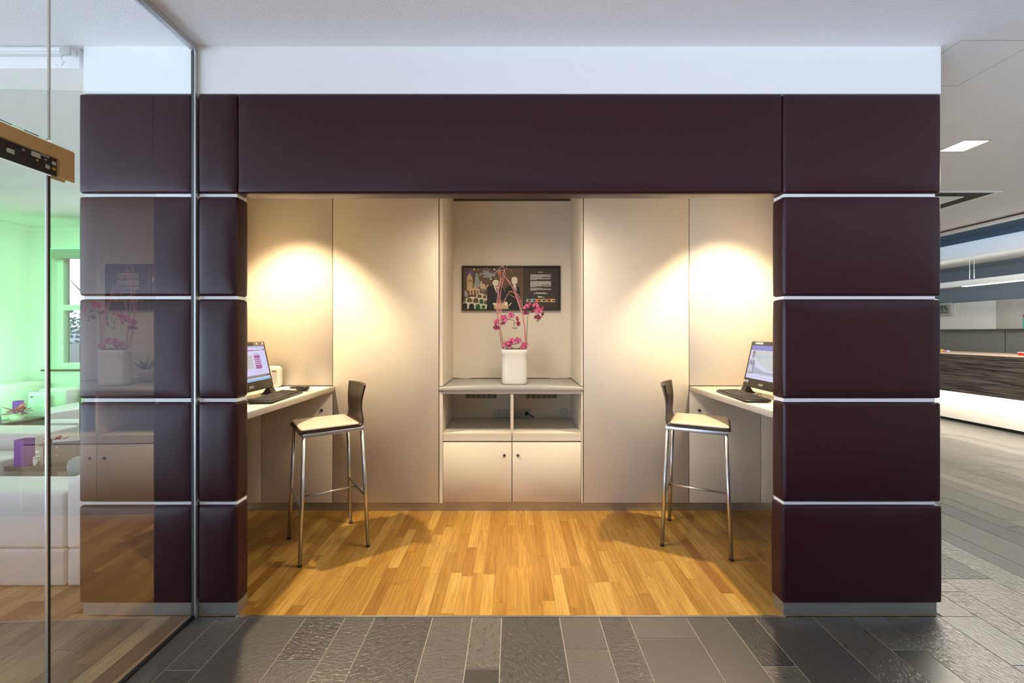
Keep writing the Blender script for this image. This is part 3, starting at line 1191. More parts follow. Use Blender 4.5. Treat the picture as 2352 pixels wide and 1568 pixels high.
ap(rect(838, 465, 844, 485), pinkb, 7)
ap(rect(1242, 426, 1248, 446), pinkb, 7)
ap([(800, 930), (890, 900), (1090, 900), (1118, 970), (1118, 1032), (808, 1032)], beige, 6)
ap([(765, 920), (800, 895), (850, 900), (880, 960), (850, 960), (800, 930)], skin, 6.6)
ap([(1030, 880), (1080, 870), (1100, 900), (1090, 950), (1040, 945), (1025, 910)], skin, 6.6)
ap([(1120, 950), (1170, 892), (1184, 900), (1136, 958)], skin, 6.6)
o = art.build('collage', None, e)
o.matrix_parent_inverse = iv
tl = MB()
rnd = random.Random(2)
for (v0, nl, last) in ((290, 8, 0.35), (436, 10, 0.3), (580, 4, 0.3)):
    for j in range(nl):
        v = v0 + j * 15.5 if nl != 10 else v0 + j * 12.5
        u = 1586
        end = 2030 if j not in (nl - 1, nl - 4) else 1586 + 444 * (0.3 if j == nl - 1 else 0.55)
        while u < end - 12:
            wd = min(rnd.uniform(16, 60), end - u)
            tl.plate(q2(rect(u, v - 4, u + wd, v + 4)), 0.0003, M['paper'], pm(0))
            u += wd + 6
for (u0, u1, v) in ((1752, 1862, 237), (1695, 1915, 678), (1655, 1955, 697), (1750, 1895, 776)):
    u = u0
    while u < u1 - 10:
        wd = min(rnd.uniform(18, 46), u1 - u)
        tl.plate(q2(rect(u, v - 6, u + wd, v + 5)), 0.0003, M['paper'], pm(0))
        u += wd + 6
tl.plate(q2([(1738, 742), (1760, 748), (1775, 745), (1770, 760), (1830, 755), (1835, 772), (1760, 772)]), 0.0003, M['paper'], pm(0))
for j, c_ in enumerate(((0.30, 0.27, 0.22), (0.25, 0.45, 0.62), (0.75, 0.20, 0.02), (0.35, 0.38, 0.14), (0.50, 0.18, 0.05), (0.72, 0.38, 0.20))):
    u = 1495 + j * 105
    m_ = flat('thumb_%d' % j, c_)
    tl.plate(q2(rect(u, 808, u + 98, 878)), 0.0003, m_, pm(0))
    tl.plate(q2(rect(u + 45, 832, u + 90, 862)), 0.0003, suit, pm(1))
    tl.plate(q2(rect(u + 55, 866, u + 85, 874)), 0.0003, M['paper'], pm(1))
    tl.plate(q2(rect(u + 8, 848, u + 32, 874)), 0.0003, flat('thumb_pale', (0.6, 0.55, 0.45)), pm(1))
o = tl.build('printed_text', None, tpn)
o.matrix_parent_inverse = iv

# ------------------------------------------------------------------ orchid arrangement and the aloe behind it
SH = 0.9935
pd = 3.52
pc = Vector(((1181.5 - CX) / F * pd, pd - D0, SH))
plant = empty('orchid_arrangement', pc, 'pink orchids and pink twigs in a tall white pot on the grey shelf', 'plant')
pr = 30.2 / F * pd
ph = 79.5 / F * pd
s = MB()
s.lathe([(pr * 0.78, 0.001), (pr * 0.90, 0.004), (pr * 0.955, 0.016), (pr * 0.965, 0.05), (pr * 0.98, ph * 0.6), (pr * 0.985, ph - 0.042), (pr * 1.012, ph - 0.036), (pr * 1.025, ph - 0.015),
         (pr * 1.02, ph - 0.004), (pr * 1.0, ph), (pr * 0.93, ph), (pr * 0.93, ph - 0.03)], seg=48, sx=1.0, sy=0.62, power=3.2)
s.build('pot', M['pot'], plant)
s = MB()
rnd = random.Random(4)
s.lathe([(pr * 0.925, ph - 0.025), (pr * 0.90, ph - 0.012), (pr * 0.6, ph - 0.002), (pr * 0.01, ph + 0.006)], seg=32, sx=1.0, sy=0.62, power=3.0)
for k in range(60):
    a = rnd.uniform(0, 6.28)
    r_ = pr * 0.8 * math.sqrt(rnd.random())
    x, y = r_ * math.cos(a), r_ * 0.6 * math.sin(a)
    dx, dy = rnd.uniform(-0.02, 0.02), rnd.uniform(-0.02, 0.02)
    s.tube([(x, y, ph - 0.004), (x + dx, y + dy, ph + rnd.uniform(0.002, 0.016)), (x + 1.6 * dx, y + 1.4 * dy, ph - 0.001)], 0.0016, 5)
s.build('moss', M['moss'], plant)


def pl(u, v, dd=0.0):                                           # close-up coordinates (scale 4.9) -> local point of the arrangement
    p = at(1000 + u / 4.9, 580 + v / 4.9, pd + dd)
    return p - pc


def petal(s, ctr, dr, side, nrm, L, W, cup, m):
    k = s.mi(m)
    rows = []
    for i in range(7):
        tt = i / 6
        wd = W * (math.sin(math.pi * min(1, tt * 0.92 + 0.08)) ** 0.75) * (1 - 0.15 * tt)
        row = []
        for j in range(5):
            sv = (j - 2) / 2
            p = ctr + dr * (L * tt) + side * (wd * sv) + nrm * (cup * (tt * tt * L * 0.6) + 0.25 * wd * sv * sv - 0.10 * L * math.sin(math.pi * tt))
            row.append(s.bm.verts.new(p))
        rows.append(row)
    for a, b in zip(rows, rows[1:]):
        for j in range(4):
            f = s.bm.faces.new((a[j], a[j + 1], b[j + 1], b[j]))
            f.smooth = True
            f.material_index = k


def orchid(u, v, size, dirv, roll, dd=0.0, parent=plant):
    c = pl(u, v, dd)
    n = Vector(dirv).normalized()
    up = Vector((0, 0, 1))
    sd = up.cross(n)
    if sd.length < 0.1:
        sd = Vector((1, 0, 0))
    sd.normalize()
    up = n.cross(sd).normalized()
    s = MB()
    for ang, L, W in ((90, 1.0, 0.36), (212, 0.95, 0.34), (328, 0.95, 0.34), (12, 1.0, 0.62), (168, 1.0, 0.62)):
        a = R(ang + roll)
        dr = sd * math.cos(a) + up * math.sin(a)
        sq = -sd * math.sin(a) + up * math.cos(a)
        off = n * (0.0015 if W > 0.5 else 0.0)
        petal(s, c + off, dr, sq, n, L * size, W * size, 0.10, M['petal'])
    f = s.build('flower', M['petal'], parent, fix=False)
    s = MB()
    a = R(270 + roll)
    dr = (sd * math.cos(a) + up * math.sin(a)) * 0.7 + n * 0.6
    sq = -sd * math.sin(a) + up * math.cos(a)
    petal(s, c + n * 0.006, dr.normalized(), sq, n, 0.45 * size, 0.2 * size, 0.4, M['lip'])
    s.tube([c + n * 0.002, c + n * 0.012 + up * 0.003], [0.0035, 0.003], 8, m=M['lip'])
    s.build('lip', M['lip'], f, fix=False)['label'] = 'dark crimson lip'


FL = [(1030, 610, 44, (-0.5, -0.7, 0.3), 20), (1130, 598, 44, (-0.2, -0.9, 0.3), -20), (1062, 590, 34, (-.7, -.5, .2), 60), (1022, 680, 36, (-0.3, -0.8, -0.4), 5), (1160, 655, 52, (0.25, -1, 0.05), 8),
      (1205, 625, 34, (0.8, -0.5, 0.2), 30), (1150, 728, 46, (0.1, -0.8, -0.5), -12), (1100, 655, 30, (0.1, -0.6, -0.7), 40), (1205, 695, 30, (0.7, -0.6, -0.2), 70),
      (770, 745, 54, (-0.3, -1, 0.1), -25), (690, 785, 46, (-0.6, -0.8, 0.2), 15), (690, 845, 44, (-0.2, -0.7, -0.5), 0), (765, 795, 28, (0.3, -0.7, -0.5), 30),
      (855, 715, 42, (0.1, -1, 0.2), 15), (920, 745, 36, (0.8, -0.6, 0), -35), (930, 800, 36, (0.4, -0.7, -0.4), -50), (840, 690, 30, (-.3, -.7, .5), 80),
      (800, 1030, 44, (-0.4, -0.9, 0.2), 30), (860, 990, 42, (-0.1, -0.8, 0.5), -15), (925, 995, 48, (0.15, -1, 0.15), 10), (845, 1035, 38, (-.1, -.9, -.1), 60),
      (1005, 1050, 48, (0.3, -0.85, 0.25), 25), (830, 1055, 30, (-.2, -.9, .3), -60), (975, 1060, 28, (-.2, -.9, .2), 80)]
rnd = random.Random(8)
for (u, v, sz, dv, ro) in FL:
    orchid(u, v, sz / 4.9 / F * pd, dv, ro, dd=rnd.uniform(-0.05, 0.03) if v < 900 else -0.03)
for (pts, r_) in (([(1025, 1075), (1030, 900), (1038, 720), (1060, 665), (1110, 640), (1160, 690), (1150, 760)], 0.0030),
                  ([(770, 1075), (755, 960), (732, 850), (740, 790), (800, 745), (880, 760), (890, 830)], 0.0030),
                  ([(890, 790), (905, 770), (920, 745)], 0.0018), ([(790, 1075), (840, 1040), (900, 1030), (960, 1010), (970, 990), (985, 1050)], 0.0022)):
    s = MB()
    s.tube([pl(u, v, -0.01) for u, v in pts], r_, 8)
    s.build('stem', M['stem'], plant)
for (u, v) in ((875, 845), (893, 850), (912, 848), (1143, 768), (1162, 766)):
    s = MB()
    c = pl(u, v, -0.012)
    s.lathe([(0.0005, c.z - 0.008), (0.0045, c.z - 0.005), (0.0055, c.z), (0.004, c.z + 0.005), (0.0005, c.z + 0.008)], c.x, c.y, seg=12)
    s.build('bud', M['bud'], plant)
TW = [[(755, 1080), (735, 900), (733, 720), (760, 590), (830, 440)], [(760, 1080), (728, 930), (705, 780), (690, 620), (720, 400), (770, 255)], [(750, 1080), (720, 880), (715, 700), (740, 420), (760, 280)],
      [(765, 1080), (722, 900), (700, 640), (705, 430), (735, 280), (715, 180), (760, 150)], [(1000, 1080), (1006, 900), (985, 740), (930, 560), (860, 380), (770, 255)],
      [(1010, 1080), (1018, 930), (1000, 780), (960, 620), (900, 470), (840, 340), (775, 262)], [(1015, 1080), (1012, 900), (1000, 760), (985, 650), (930, 500), (870, 380)],
      [(830, 435), (900, 465), (960, 560)], [(830, 470), (905, 510)], [(735, 700), (715, 480), (725, 360), (775, 190), (745, 150)], [(700, 700), (690, 560), (730, 330), (712, 215), (760, 155), (778, 190)],
      [(745, 650), (730, 480), (760, 330), (785, 240), (775, 185)], [(985, 700), (930, 520), (900, 440), (880, 380)], [(990, 640), (930, 470), (840, 432)],
      [(700, 740), (712, 540), (700, 380), (740, 300), (810, 145)]]
for k, pts in enumerate(TW):
    s = MB()
    dd = [(-0.02, 0.0, 0.02, 0.01)[k % 4]] * len(pts)
    p3 = [pl(u, v, q) for (u, v), q in zip(pts, dd)]
    th = 0.0042 if k in (0, 4) else 0.0022
    # smooth the polyline
    sm = []
    for i in range(len(p3) - 1):
        p0, p1, p2, p3_ = p3[max(0, i - 1)], p3[i], p3[i + 1], p3[min(len(p3) - 1, i + 2)]
        for j in range(5):
            t_ = j / 5
            sm.append(0.5 * ((2 * p1) + (p2 - p0) * t_ + (2 * p0 - 5 * p1 + 4 * p2 - p3_) * t_ * t_ + (3 * p1 - p0 - 3 * p2 + p3_) * t_ ** 3))
    sm.append(p3[-1])
    s.tube(sm, [th * (1 - 0.55 * i / len(sm)) for i in range(len(sm))], 7)
    s.build('twig', M['twig'], plant)

al = empty('potted_aloe', (0.0, 1.70, SH), 'small aloe in a pale pot hidden behind the orchid pot, seen in the glass reflection', 'plant')
s = MB()
s.lathe([(0.045, 0.001), (0.05, 0.006), (0.058, 0.10), (0.060, 0.105), (0.054, 0.105), (0.053, 0.09)], seg=28)
s.build('pot', M['pot'], al)
s = MB()
s.lathe([(0.0535, 0.089), (0.03, 0.092), (0.001, 0.093)], seg=20)
s.build('soil', M['moss'], al)
for k in range(12):
    a = k * 2.4
    L = 0.09 + 0.006 * k
    lean = 1.0 - 0.065 * k
    s = MB()
    pts = []
    for i in range(7):
        tt = i / 6
        pts.append((math.cos(a) * (0.006 + L * lean * tt), math.sin(a) * (0.006 + L * lean * tt), 0.095 + L * tt * (0.9 - 0.35 * lean * tt)))
    s.tube(pts, [0.009 * (1 - 0.93 * i / 6) for i in range(7)], 8)
    s.build('leaf', M['aloe'], al)

# ------------------------------------------------------------------ worktops
for sgn, lb in ((-1, 'left'), (1, 'right')):
    xa, xb = sorted((sgn * 1.412, sgn * (NX - 0.001)))
    s = MB()
    s.box(xa, xb, PD + 0.012, YB - 0.0005, WB, WT, bev=0.0015, seg=1)
    tag(s.build('worktop', M['worktop']), 'cream counter-height worktop running along the %s end of the alcove' % lb, 'worktop')

# ------------------------------------------------------------------ bar stools


def make_stool(name, label):
    t = empty(name, (0, 0, 0), label, 'bar stool', None)
    fx, fy, bx, by = 0.212, 0.205, 0.178, 0.176
    zt = 0.772
    for sx_ in (-1, 1):
        for sy_ in (1, -1):
            s = MB()
            s.tube([(sx_ * fx, sy_ * fy, 0.012), (sx_ * bx, sy_ * by, zt)], 0.0125, 16)
            l_ = s.build('leg', M['metal'], t)
            s = MB()
            s.tube([(sx_ * (fx + 0.0003), sy_ * fy, 0.0005), (sx_ * fx, sy_ * fy, 0.0118)], 0.0132, 16)
            s.build('foot_cap', M['black'], l_)
    s = MB()
    b = 0.0115
    for sx_ in (-1, 1):
        s.box(sx_ * bx - b, sx_ * bx + b, -by - b, by + b, zt, zt + 0.024, bev=0.002)
    for sy_ in (-1, 1):
        s.box(-bx + b, bx - b, sy_ * by - b, sy_ * by + b, zt, zt + 0.024, bev=0.002)
    s.build('seat_frame', M['metal'], t)
    zf = 0.345
    kx = bx + (fx - bx) * (1 - zf / zt)
    ky = by + (fy - by) * (1 - zf / zt)
    for sy_ in (-1, 1):
        s = MB()
        s.box(-kx + 0.013, kx - 0.013, sy_ * ky - 0.0045, sy_ * ky + 0.0045, zf - 0.012, zf + 0.012, bev=0.001)
        s.build('footrest_bar', M['metal'], t)
    s = MB()
    s.tube([(0, -ky + 0.005, zf), (0, ky - 0.005, zf)], 0.0075, 14)
    s.build('cross_bar', M['metal'], t)
    # one bent plywood shell: seat, then the flared backrest
    prof = [(0.200, zt + 0.022), (0.196, zt + 0.0305), (0.180, zt + 0.034), (0.10, zt + 0.0325), (0.0, zt + 0.0305), (-0.10, zt + 0.0305), (-0.150, zt + 0.033), (-0.176, zt + 0.042), (-0.190, zt + 0.066),
            (-0.196, zt + 0.10), (-0.200, zt + 0.14), (-0.207, zt + 0.19), (-0.220, zt + 0.245), (-0.236, zt + 0.298)]
    hw = [0.176, 0.182, 0.187, 0.190, 0.190, 0.190, 0.190, 0.188, 0.182, 0.170, 0.161, 0.163, 0.176, 0.188]
    fine, fh = [], []
    for i in range(len(prof) - 1):                             # smooth the bend
        a, b, c, d = prof[max(0, i - 1)], prof[i], prof[i + 1], prof[min(len(prof) - 1, i + 2)]
        ha, hb, hc, hd = hw[max(0, i - 1)], hw[i], hw[i + 1], hw[min(len(prof) - 1, i + 2)]
        for j in range(3):
            q = j / 3

            def cr(p0, p1, p2, p3):
                return 0.5 * (2 * p1 + (p2 - p0) * q + (2 * p0 - 5 * p1 + 4 * p2 - p3) * q * q + (3 * p1 - p0 - 3 * p2 + p3) * q ** 3)
            fine.append((cr(a[0], b[0], c[0], d[0]), cr(a[1], b[1], c[1], d[1])))
            fh.append(cr(ha, hb, hc, hd))
    prof, hw = fine + [prof[-1]], fh + [hw[-1]]
    s = MB()
    th = 0.010
    nx = 12
    grid = []
    for i, ((y, z), h_) in enumerate(zip(prof, hw)):
        y0, z0 = prof[max(0, i - 1)]
        y1, z1 = prof[min(len(prof) - 1, i + 1)]
        tn = Vector((0, y1 - y0, z1 - z0)).normalized()
        nm = Vector((0, -tn.z, tn.y)) * -1
        bend = max(0, (i / 3 - 7)) / 6
        row = []
        for j in range(nx + 1):
            u = -1 + 2 * j / nx
            row.append((Vector((u * h_, y + 0.045 * bend * (u * u), z)), nm))
        grid.append(row)
    top = [[s.bm.verts.new(p + n_ * th / 2) for p, n_ in row] for row in grid]
    bot = [[s.bm.verts.new(p - n_ * th / 2) for p, n_ in row] for row in grid]
    for i in range(len(grid) - 1):
        for j in range(nx):
            for g_ in (top, bot):
                f = s.bm.faces.new((g_[i][j], g_[i][j + 1], g_[i + 1][j + 1], g_[i + 1][j]))
                f.smooth = True
    for i in range(len(grid) - 1):
        for j in (0, nx):
            s.bm.faces.new((top[i][j], top[i + 1][j], bot[i + 1][j], bot[i][j]))
    for i in (0, len(grid) - 1):
        for j in range(nx):
            s.bm.faces.new((top[i][j], top[i][j + 1], bot[i][j + 1], bot[i][j]))
    s.build('seat_shell', M['wenge'], t)['label'] = 'dark plywood seat shell and backrest'
    s = MB()
    s.puff(-0.187, 0.187, -0.160, 0.196, zt + 0.0375, zt + 0.057, r=(0.02, 0.02, 0.0095), bulge=(0, 0, 0.004), n=(10, 10, 2))
    s.build('seat_pad', M['pad'], t)['label'] = 'beige leather seat pad'
    return t


st = make_stool('bar_stool', 'bar stool with beige pad turned to the left worktop')
st2 = copy_tree(st)
st.location = (-1.249, 0.74, 0)
st.rotation_euler.z = math.atan2(-0.585, -0.81) - math.pi / 2
st['label'] = 'bar stool with beige pad standing in front of the left worktop'
st2.location = (1.282, 0.797, 0)
st2.rotation_euler.z = math.atan2(-0.45, 0.89) - math.pi / 2
st2['label'] = 'bar stool with beige pad standing in front of the right worktop'
st['group'] = st2['group'] = 'bar stools at the worktops'

# ------------------------------------------------------------------ computers


def make_computer(sgn, loc, rz, label):
    # built facing +X locally, width along Y; sgn mirrors nothing, rz turns it
    t = empty('desktop_computer', loc, label, 'computer', None, rz)
    tilt = Matrix.Translation((0, 0, 0.048)) @ Matrix.Rotation(R(-12), 4, 'Y')
    W, HH = 0.53, 0.325
    s = MB()
    s.box(-0.032, 0.0, -W / 2, W / 2, 0.0, HH, bev=0.008, seg=3, mtx=tilt)
    s.box(-0.055, -0.030, -W / 2 + 0.07, W / 2 - 0.07, 0.04, HH - 0.06, bev=0.01, seg=3, mtx=tilt)
    s.build('housing', M['plastic'], t)
    for q in (-1, 1):
        s = MB()
        yy = q * (W / 2 - 0.035)
        pts = [(-0.022, -0.002), (-0.002, -0.002), (0.012, -0.030), (0.045, -0.045), (0.045, -0.0475), (-0.06, -0.0475), (-0.04, -0.03)]
        lo = [s.bm.verts.new((p[0], yy - 0.03, p[1] + 0.048)) for p in pts]
        hi = [s.bm.verts.new((p[0], yy + 0.03, p[1] + 0.048)) for p in pts]
        s.bm.faces.new(lo)
        s.bm.faces.new(hi)
        for j in range(len(pts)):
            k = (j + 1) % len(pts)
            s.bm.faces.new((lo[j], lo[k], hi[k], hi[j]))
        s.build('foot', M['plastic'], t)
    s = MB()
    s.tube([(-0.075, 0, 0.16), (-0.14, 0, 0.006)], 0.008, 10)
    s.box(-0.15, -0.13, -0.12, 0.12, 0.0005, 0.008, bev=0.002)
    s.build('rear_stand', M['plastic'], t)
    # screen in (u: to the viewer's right, v: up)
    fm = tilt @ frame((0.0006, -W / 2, 0), (0, 1, 0), (0, 0, 1))
    return t, fm, W, HH


def scr(s, u0, v0, u1, v1, c, layer, fm, e=0.9):
    nm = 'screen_%02d%02d%02d' % tuple(int(99 * min(1, q)) for q in c)
    m_ = M.get(nm) or M.setdefault(nm, mat(nm, (0.02, 0.02, 0.02), 0.3, emit=e, ecol=c))
    s.plate([(u0, v0), (u1, v0), (u1, v1), (u0, v1)], 0.0002, m_, fm @ Matrix.Translation((0, 0, 0.0003 * layer)))


def scrp(s, pts, c, layer, fm):
    nm = 'screen_%02d%02d%02d' % tuple(int(99 * min(1, q)) for q in c)
    m_ = M.get(nm) or M.setdefault(nm, mat(nm, (0.02, 0.02, 0.02), 0.3, emit=0.9, ecol=c))
    s.plate(pts, 0.0002, m_, fm @ Matrix.Translation((0, 0, 0.0003 * layer)))


# left computer: faces +X
t, fm, W, HH = make_computer(1, (-1.655, 0.575, WT + 0.0005), R(3), 'black all-in-one computer showing a web page on the left worktop')
L0, L1, B0, B1 = 0.025, W - 0.025, 0.062, HH - 0.03            # screen rectangle
s = MB()
scr(s, L0, B0, L1, B1, (0.62, 0.62, 0.95), 1, fm)
scr(s, L0, B0, L1, B0 + 0.016, (0.25, 0.50, 0.80), 2, fm)
scr(s, L0, B0 + 0.016, L1, B0 + 0.021, (0.75, 0.80, 0.95), 2, fm)
scr(s, L0, B0 + 0.021, L1, B0 + 0.037, (0.10, 0.08, 0.08), 2, fm)
for k in range(30):
    scr(s, L0 + 0.01 + k * 0.0145, B0 + 0.024, L0 + 0.02 + k * 0.0145, B0 + 0.034, (0.30, 0.29, 0.32), 3, fm)
scr(s, L0, B1 - 0.012, L1, B1, (0.42, 0.42, 0.66), 2, fm)
scr(s, L0 + 0.02, B1 - 0.034, L1 - 0.13, B1 - 0.026, (0.40, 0.10, 0.36), 2, fm)
scr(s, L1 - 0.125, B1 - 0.034, L1 - 0.055, B1 - 0.026, (0.35, 0.33, 0.45), 2, fm)
scr(s, L1 - 0.03, B1 - 0.034, L1 - 0.005, B1 - 0.024, (0.28, 0.08, 0.32), 2, fm)
scr(s, L0 + 0.03, B0 + 0.085, L1 - 0.165, B1 - 0.062, (0.52, 0.50, 0.55), 2, fm)
for k in range(4):
    scr(s, L0 + 0.04, B0 + 0.09 + 0.022 * k, L1 - 0.18, B0 + 0.092 + 0.022 * k, (0.42, 0.38, 0.44), 3, fm)
scr(s, L1 - 0.145, B0 + 0.078, L1 - 0.075, B1 - 0.062, (0.30, 0.07, 0.33), 2, fm)
for k in range(4):
    scr(s, L1 - 0.14, B0 + 0.105 + k * 0.013, L1 - 0.112, B0 + 0.110 + k * 0.013, (0.7, 0.66, 0.9), 3, fm)
    scr(s, L1 - 0.106, B0 + 0.105 + k * 0.013, L1 - 0.080, B0 + 0.110 + k * 0.013, (0.7, 0.66, 0.9), 3, fm)
scr(s, L1 - 0.135, B1 - 0.056, L1 - 0.095, B1 - 0.050, (0.40, 0.36, 0.5), 2, fm)
for k in range(5):
    scr(s, L1 - 0.145, B0 + 0.045 + 0.006 * k, L1 - 0.085, B0 + 0.0465 + 0.006 * k, (0.48, 0.46, 0.62), 2, fm)
s.build('display', None, t)['label'] = 'lit screen with a purple web page'
text_obj('logo', 'ASUS', 0.022, fm @ Matrix.Translation((W / 2 - 0.03, 0.022, 0.0008)), M['silver'], t, 0.0003)['label'] = 'silver lettering'
s = MB()
s.plate([(W - 0.145, HH - 0.026), (W - 0.02, HH - 0.026), (W - 0.02, HH - 0.006), (W - 0.145, HH - 0.006)], 0.0004, flat('tape_label', (0.45, 0.36, 0.26)), fm)
s.plate([(W - 0.142, HH - 0.024), (W - 0.023, HH - 0.024), (W - 0.023, HH - 0.008), (W - 0.142, HH - 0.008)], 0.0006, flat('tape_label_in', (0.16, 0.10, 0.06)), fm)
s.plate([(W - 0.115, HH - 0.022), (W - 0.098, HH - 0.022), (W - 0.098, HH - 0.010), (W - 0.115, HH - 0.010)], 0.0008, M['paper'], fm)
s.plate([(W - 0.045, HH - 0.022), (W - 0.028, HH - 0.022), (W - 0.028, HH - 0.010), (W - 0.045, HH - 0.010)], 0.0008, M['paper'], fm)
s.build('sticker', None, t)['label'] = 'small brown sticker strip'

# right computer: faces -X
t, fm, W, HH = make_computer(1, (1.645, 0.645, WT + 0.0005), R(180 - 2), 'black all-in-one computer showing a man in a suit on the right worktop')
s = MB()
scr(s, L0, B0, L1, B1, (0.55, 0.60, 0.62), 1, fm)
scr(s, L0, B1 - 0.034, L1, B1, (0.20, 0.20, 0.62), 2, fm)
scr(s, L0, B0, L1, B0 + 0.032, (0.66, 0.66, 0.98), 2, fm)
for k in range(9):
    scr(s, L0 + 0.02 + 0.05 * k, B0 + 0.014, L0 + 0.05 + 0.05 * k, B0 + 0.018, (0.45, 0.45, 0.75), 3, fm)
scrp(s, [(L0, B1 - 0.04), (L0 + 0.03, B1 - 0.04), (L0 + 0.10, B0 + 0.12), (L0 + 0.25, B0 + 0.07), (L1, B0 + 0.06), (L1, B0 + 0.045), (L0, B0 + 0.05)], (0.64, 0.66, 0.88), 2, fm)
scrp(s, [(L0 + 0.09, B0 + 0.085), (L0 + 0.2, B0 + 0.058), (L1, B0 + 0.050), (L1, B0 + 0.033), (L0 + 0.09, B0 + 0.04)], (0.36, 0.42, 0.55), 3, fm)
# the man on the page: head, jacket, folder
scrp(s, [(L0 + 0.012, B0 + 0.034), (L0 + 0.004, B0 + 0.09), (L0 + 0.012, B0 + 0.125), (L0 + 0.045, B0 + 0.138), (L0 + 0.072, B0 + 0.128), (L0 + 0.082, B0 + 0.10), (L0 + 0.085, B0 + 0.034)], (0.26, 0.26, 0.38), 4, fm)
scrp(s, [(L0 + 0.045 + 0.017 * math.cos(a), B0 + 0.165 + 0.026 * math.sin(a)) for a in [2 * math.pi * j / 16 for j in range(16)]], (0.30, 0.26, 0.34), 4, fm)
scrp(s, [(L0 + 0.045 + 0.018 * math.cos(a), B0 + 0.178 + 0.015 * math.sin(a)) for a in [math.pi * j / 8 for j in range(9)]], (0.14, 0.13, 0.20), 5, fm)
scrp(s, [(L0 + 0.036, B0 + 0.136), (L0 + 0.056, B0 + 0.138), (L0 + 0.046, B0 + 0.108)], (0.62, 0.6, 0.75), 5, fm)
scrp(s, [(L0 + 0.012, B0 + 0.102), (L0 + 0.062, B0 + 0.085), (L0 + 0.062, B0 + 0.040), (L0 + 0.010, B0 + 0.048)], (0.56, 0.55, 0.68), 5, fm)
dsp = s.build('display', None, t)
dsp['label'] = 'lit screen with a man in a suit'
M['screen_teal'] = mat('screen_teal', (0.02, 0.02, 0.02), 0.3, emit=0.9, ecol=(0.30, 0.55, 0.66))
text_obj('screen_text', 'Egal ob geschäftlich', 0.030, fm @ Matrix.Translation((L0 + 0.10, B0 + 0.150, 0.0018)), M['screen_teal'], dsp)
text_obj('logo', 'ASUS', 0.022, fm @ Matrix.Translation((0.20, 0.022, 0.0008)), M['silver'], t, 0.0003)['label'] = 'silver lettering'
s = MB()
s.plate([(0.06, HH - 0.022), (0.155, HH - 0.022), (0.155, HH - 0.008), (0.06, HH - 0.008)], 0.0005, flat('pale_label', (0.45, 0.55, 0.55)), fm)
s.plate([(0.012, 0.030), (0.024, 0.030), (0.024, 0.046), (0.012, 0.046)], 0.0005, flat('sticker_tan', (0.7, 0.6, 0.4)), fm)
s.plate([(0.026, 0.030), (0.036, 0.030), (0.036, 0.046), (0.026, 0.046)], 0.0005, flat('sticker_orange', (0.6, 0.15, 0.04)), fm)
s.plate([(0.038, 0.030), (0.054, 0.030), (0.054, 0.046), (0.038, 0.046)], 0.0005, flat('sticker_blue', (0.15, 0.45, 0.70)), fm)
s.plate([(0.056, 0.030), (0.068, 0.030), (0.068, 0.046), (0.056, 0.046)], 0.0005, flat('sticker_pale', (0.5, 0.45, 0.55)), fm)
s.build('sticker', None, t)['label'] = 'small coloured stickers'


def make_keyboard(loc, rz, label):
    t = empty('keyboard', loc, label, 'keyboard', None, rz)
    s = MB()
    tl_ = Matrix.Rotation(R(2.2), 4, 'X')
    s.box(-0.235, 0.235, -0.075, 0.075, 0.0035, 0.018, bev=0.004, seg=2, mtx=tl_)
    s.build('keyboard_body', M['plastic'], t)
    s = MB()
    for r_ in range(6):
        y = 0.055 - r_ * 0.0215
        x = -0.225
        while x < 0.218:
            wd = 0.0175
            if r_ == 5 and -0.13 < x < -0.05:
                wd = 0.11
            if abs(x - 0.075) < 0.008 or abs(x - 0.145) < 0.008:
                x += 0.008
            if x + wd > 0.228:
                break
            s.box(x, x + wd - 0.003, y - 0.0085, y + 0.0085, 0.0185, 0.0225, mtx=tl_)
            x += wd + 0.0015
    k = s.build('key', M['key'], t)
    k['kind'] = 'stuff'
    return t


# the typist's side (local -Y) looks towards the alcove's middle
make_keyboard((-1.528, 0.62, WT + 0.0005), R(90 + 5.5), 'black keyboard lying in front of the left computer')
make_keyboard((1.515, 0.665, WT + 0.0005), R(-90 - 6), 'black keyboard lying in front of the right computer')
t = empty('computer_mouse', (-1.535, 0.965, WT + 0.0015), 'black computer mouse on the left worktop beside the keyboard', 'mouse', None, R(70))
s = MB()
s.puff(-0.032, 0.032, -0.055, 0.055, 0.001, 0.034, r=(0.026, 0.04, 0.022), bulge=(0, 0, 0.002), n=(6, 8, 3))
s.build('mouse_body', M['plastic'], t)
s = MB()
s.tube([(-0.004, 0.028, 0.031), (0.004, 0.028, 0.031)], 0.006, 12)
s.build('scroll_wheel', M['key'], t)
s = MB()
s.tube([(-1.56, 0.80, WT + 0.003), (-1.62, 0.74, WT + 0.004), (-1.60, 0.66, WT + 0.003), (-1.68, 0.55, WT + 0.003), (-1.75, 0.50, WT + 0.003)], 0.0022, 6)
tag(s.build('cord', M['black']), 'thin black keyboard cord under the left computer', 'cord')
s = MB()
s.tube([(1.605, 0.80, WT + 0.003), (1.612, 0.74, WT + 0.02), (1.604, 0.68, WT + 0.006), (1.612, 0.62, WT + 0.03), (1.606, 0.58, WT + 0.004), (1.612, 0.54, WT + 0.01), (1.605, 0.50, WT + 0.003)], 0.0024, 6)
tag(s.build('cord', M['black']), 'looped black cord hanging under the right computer', 'cord')
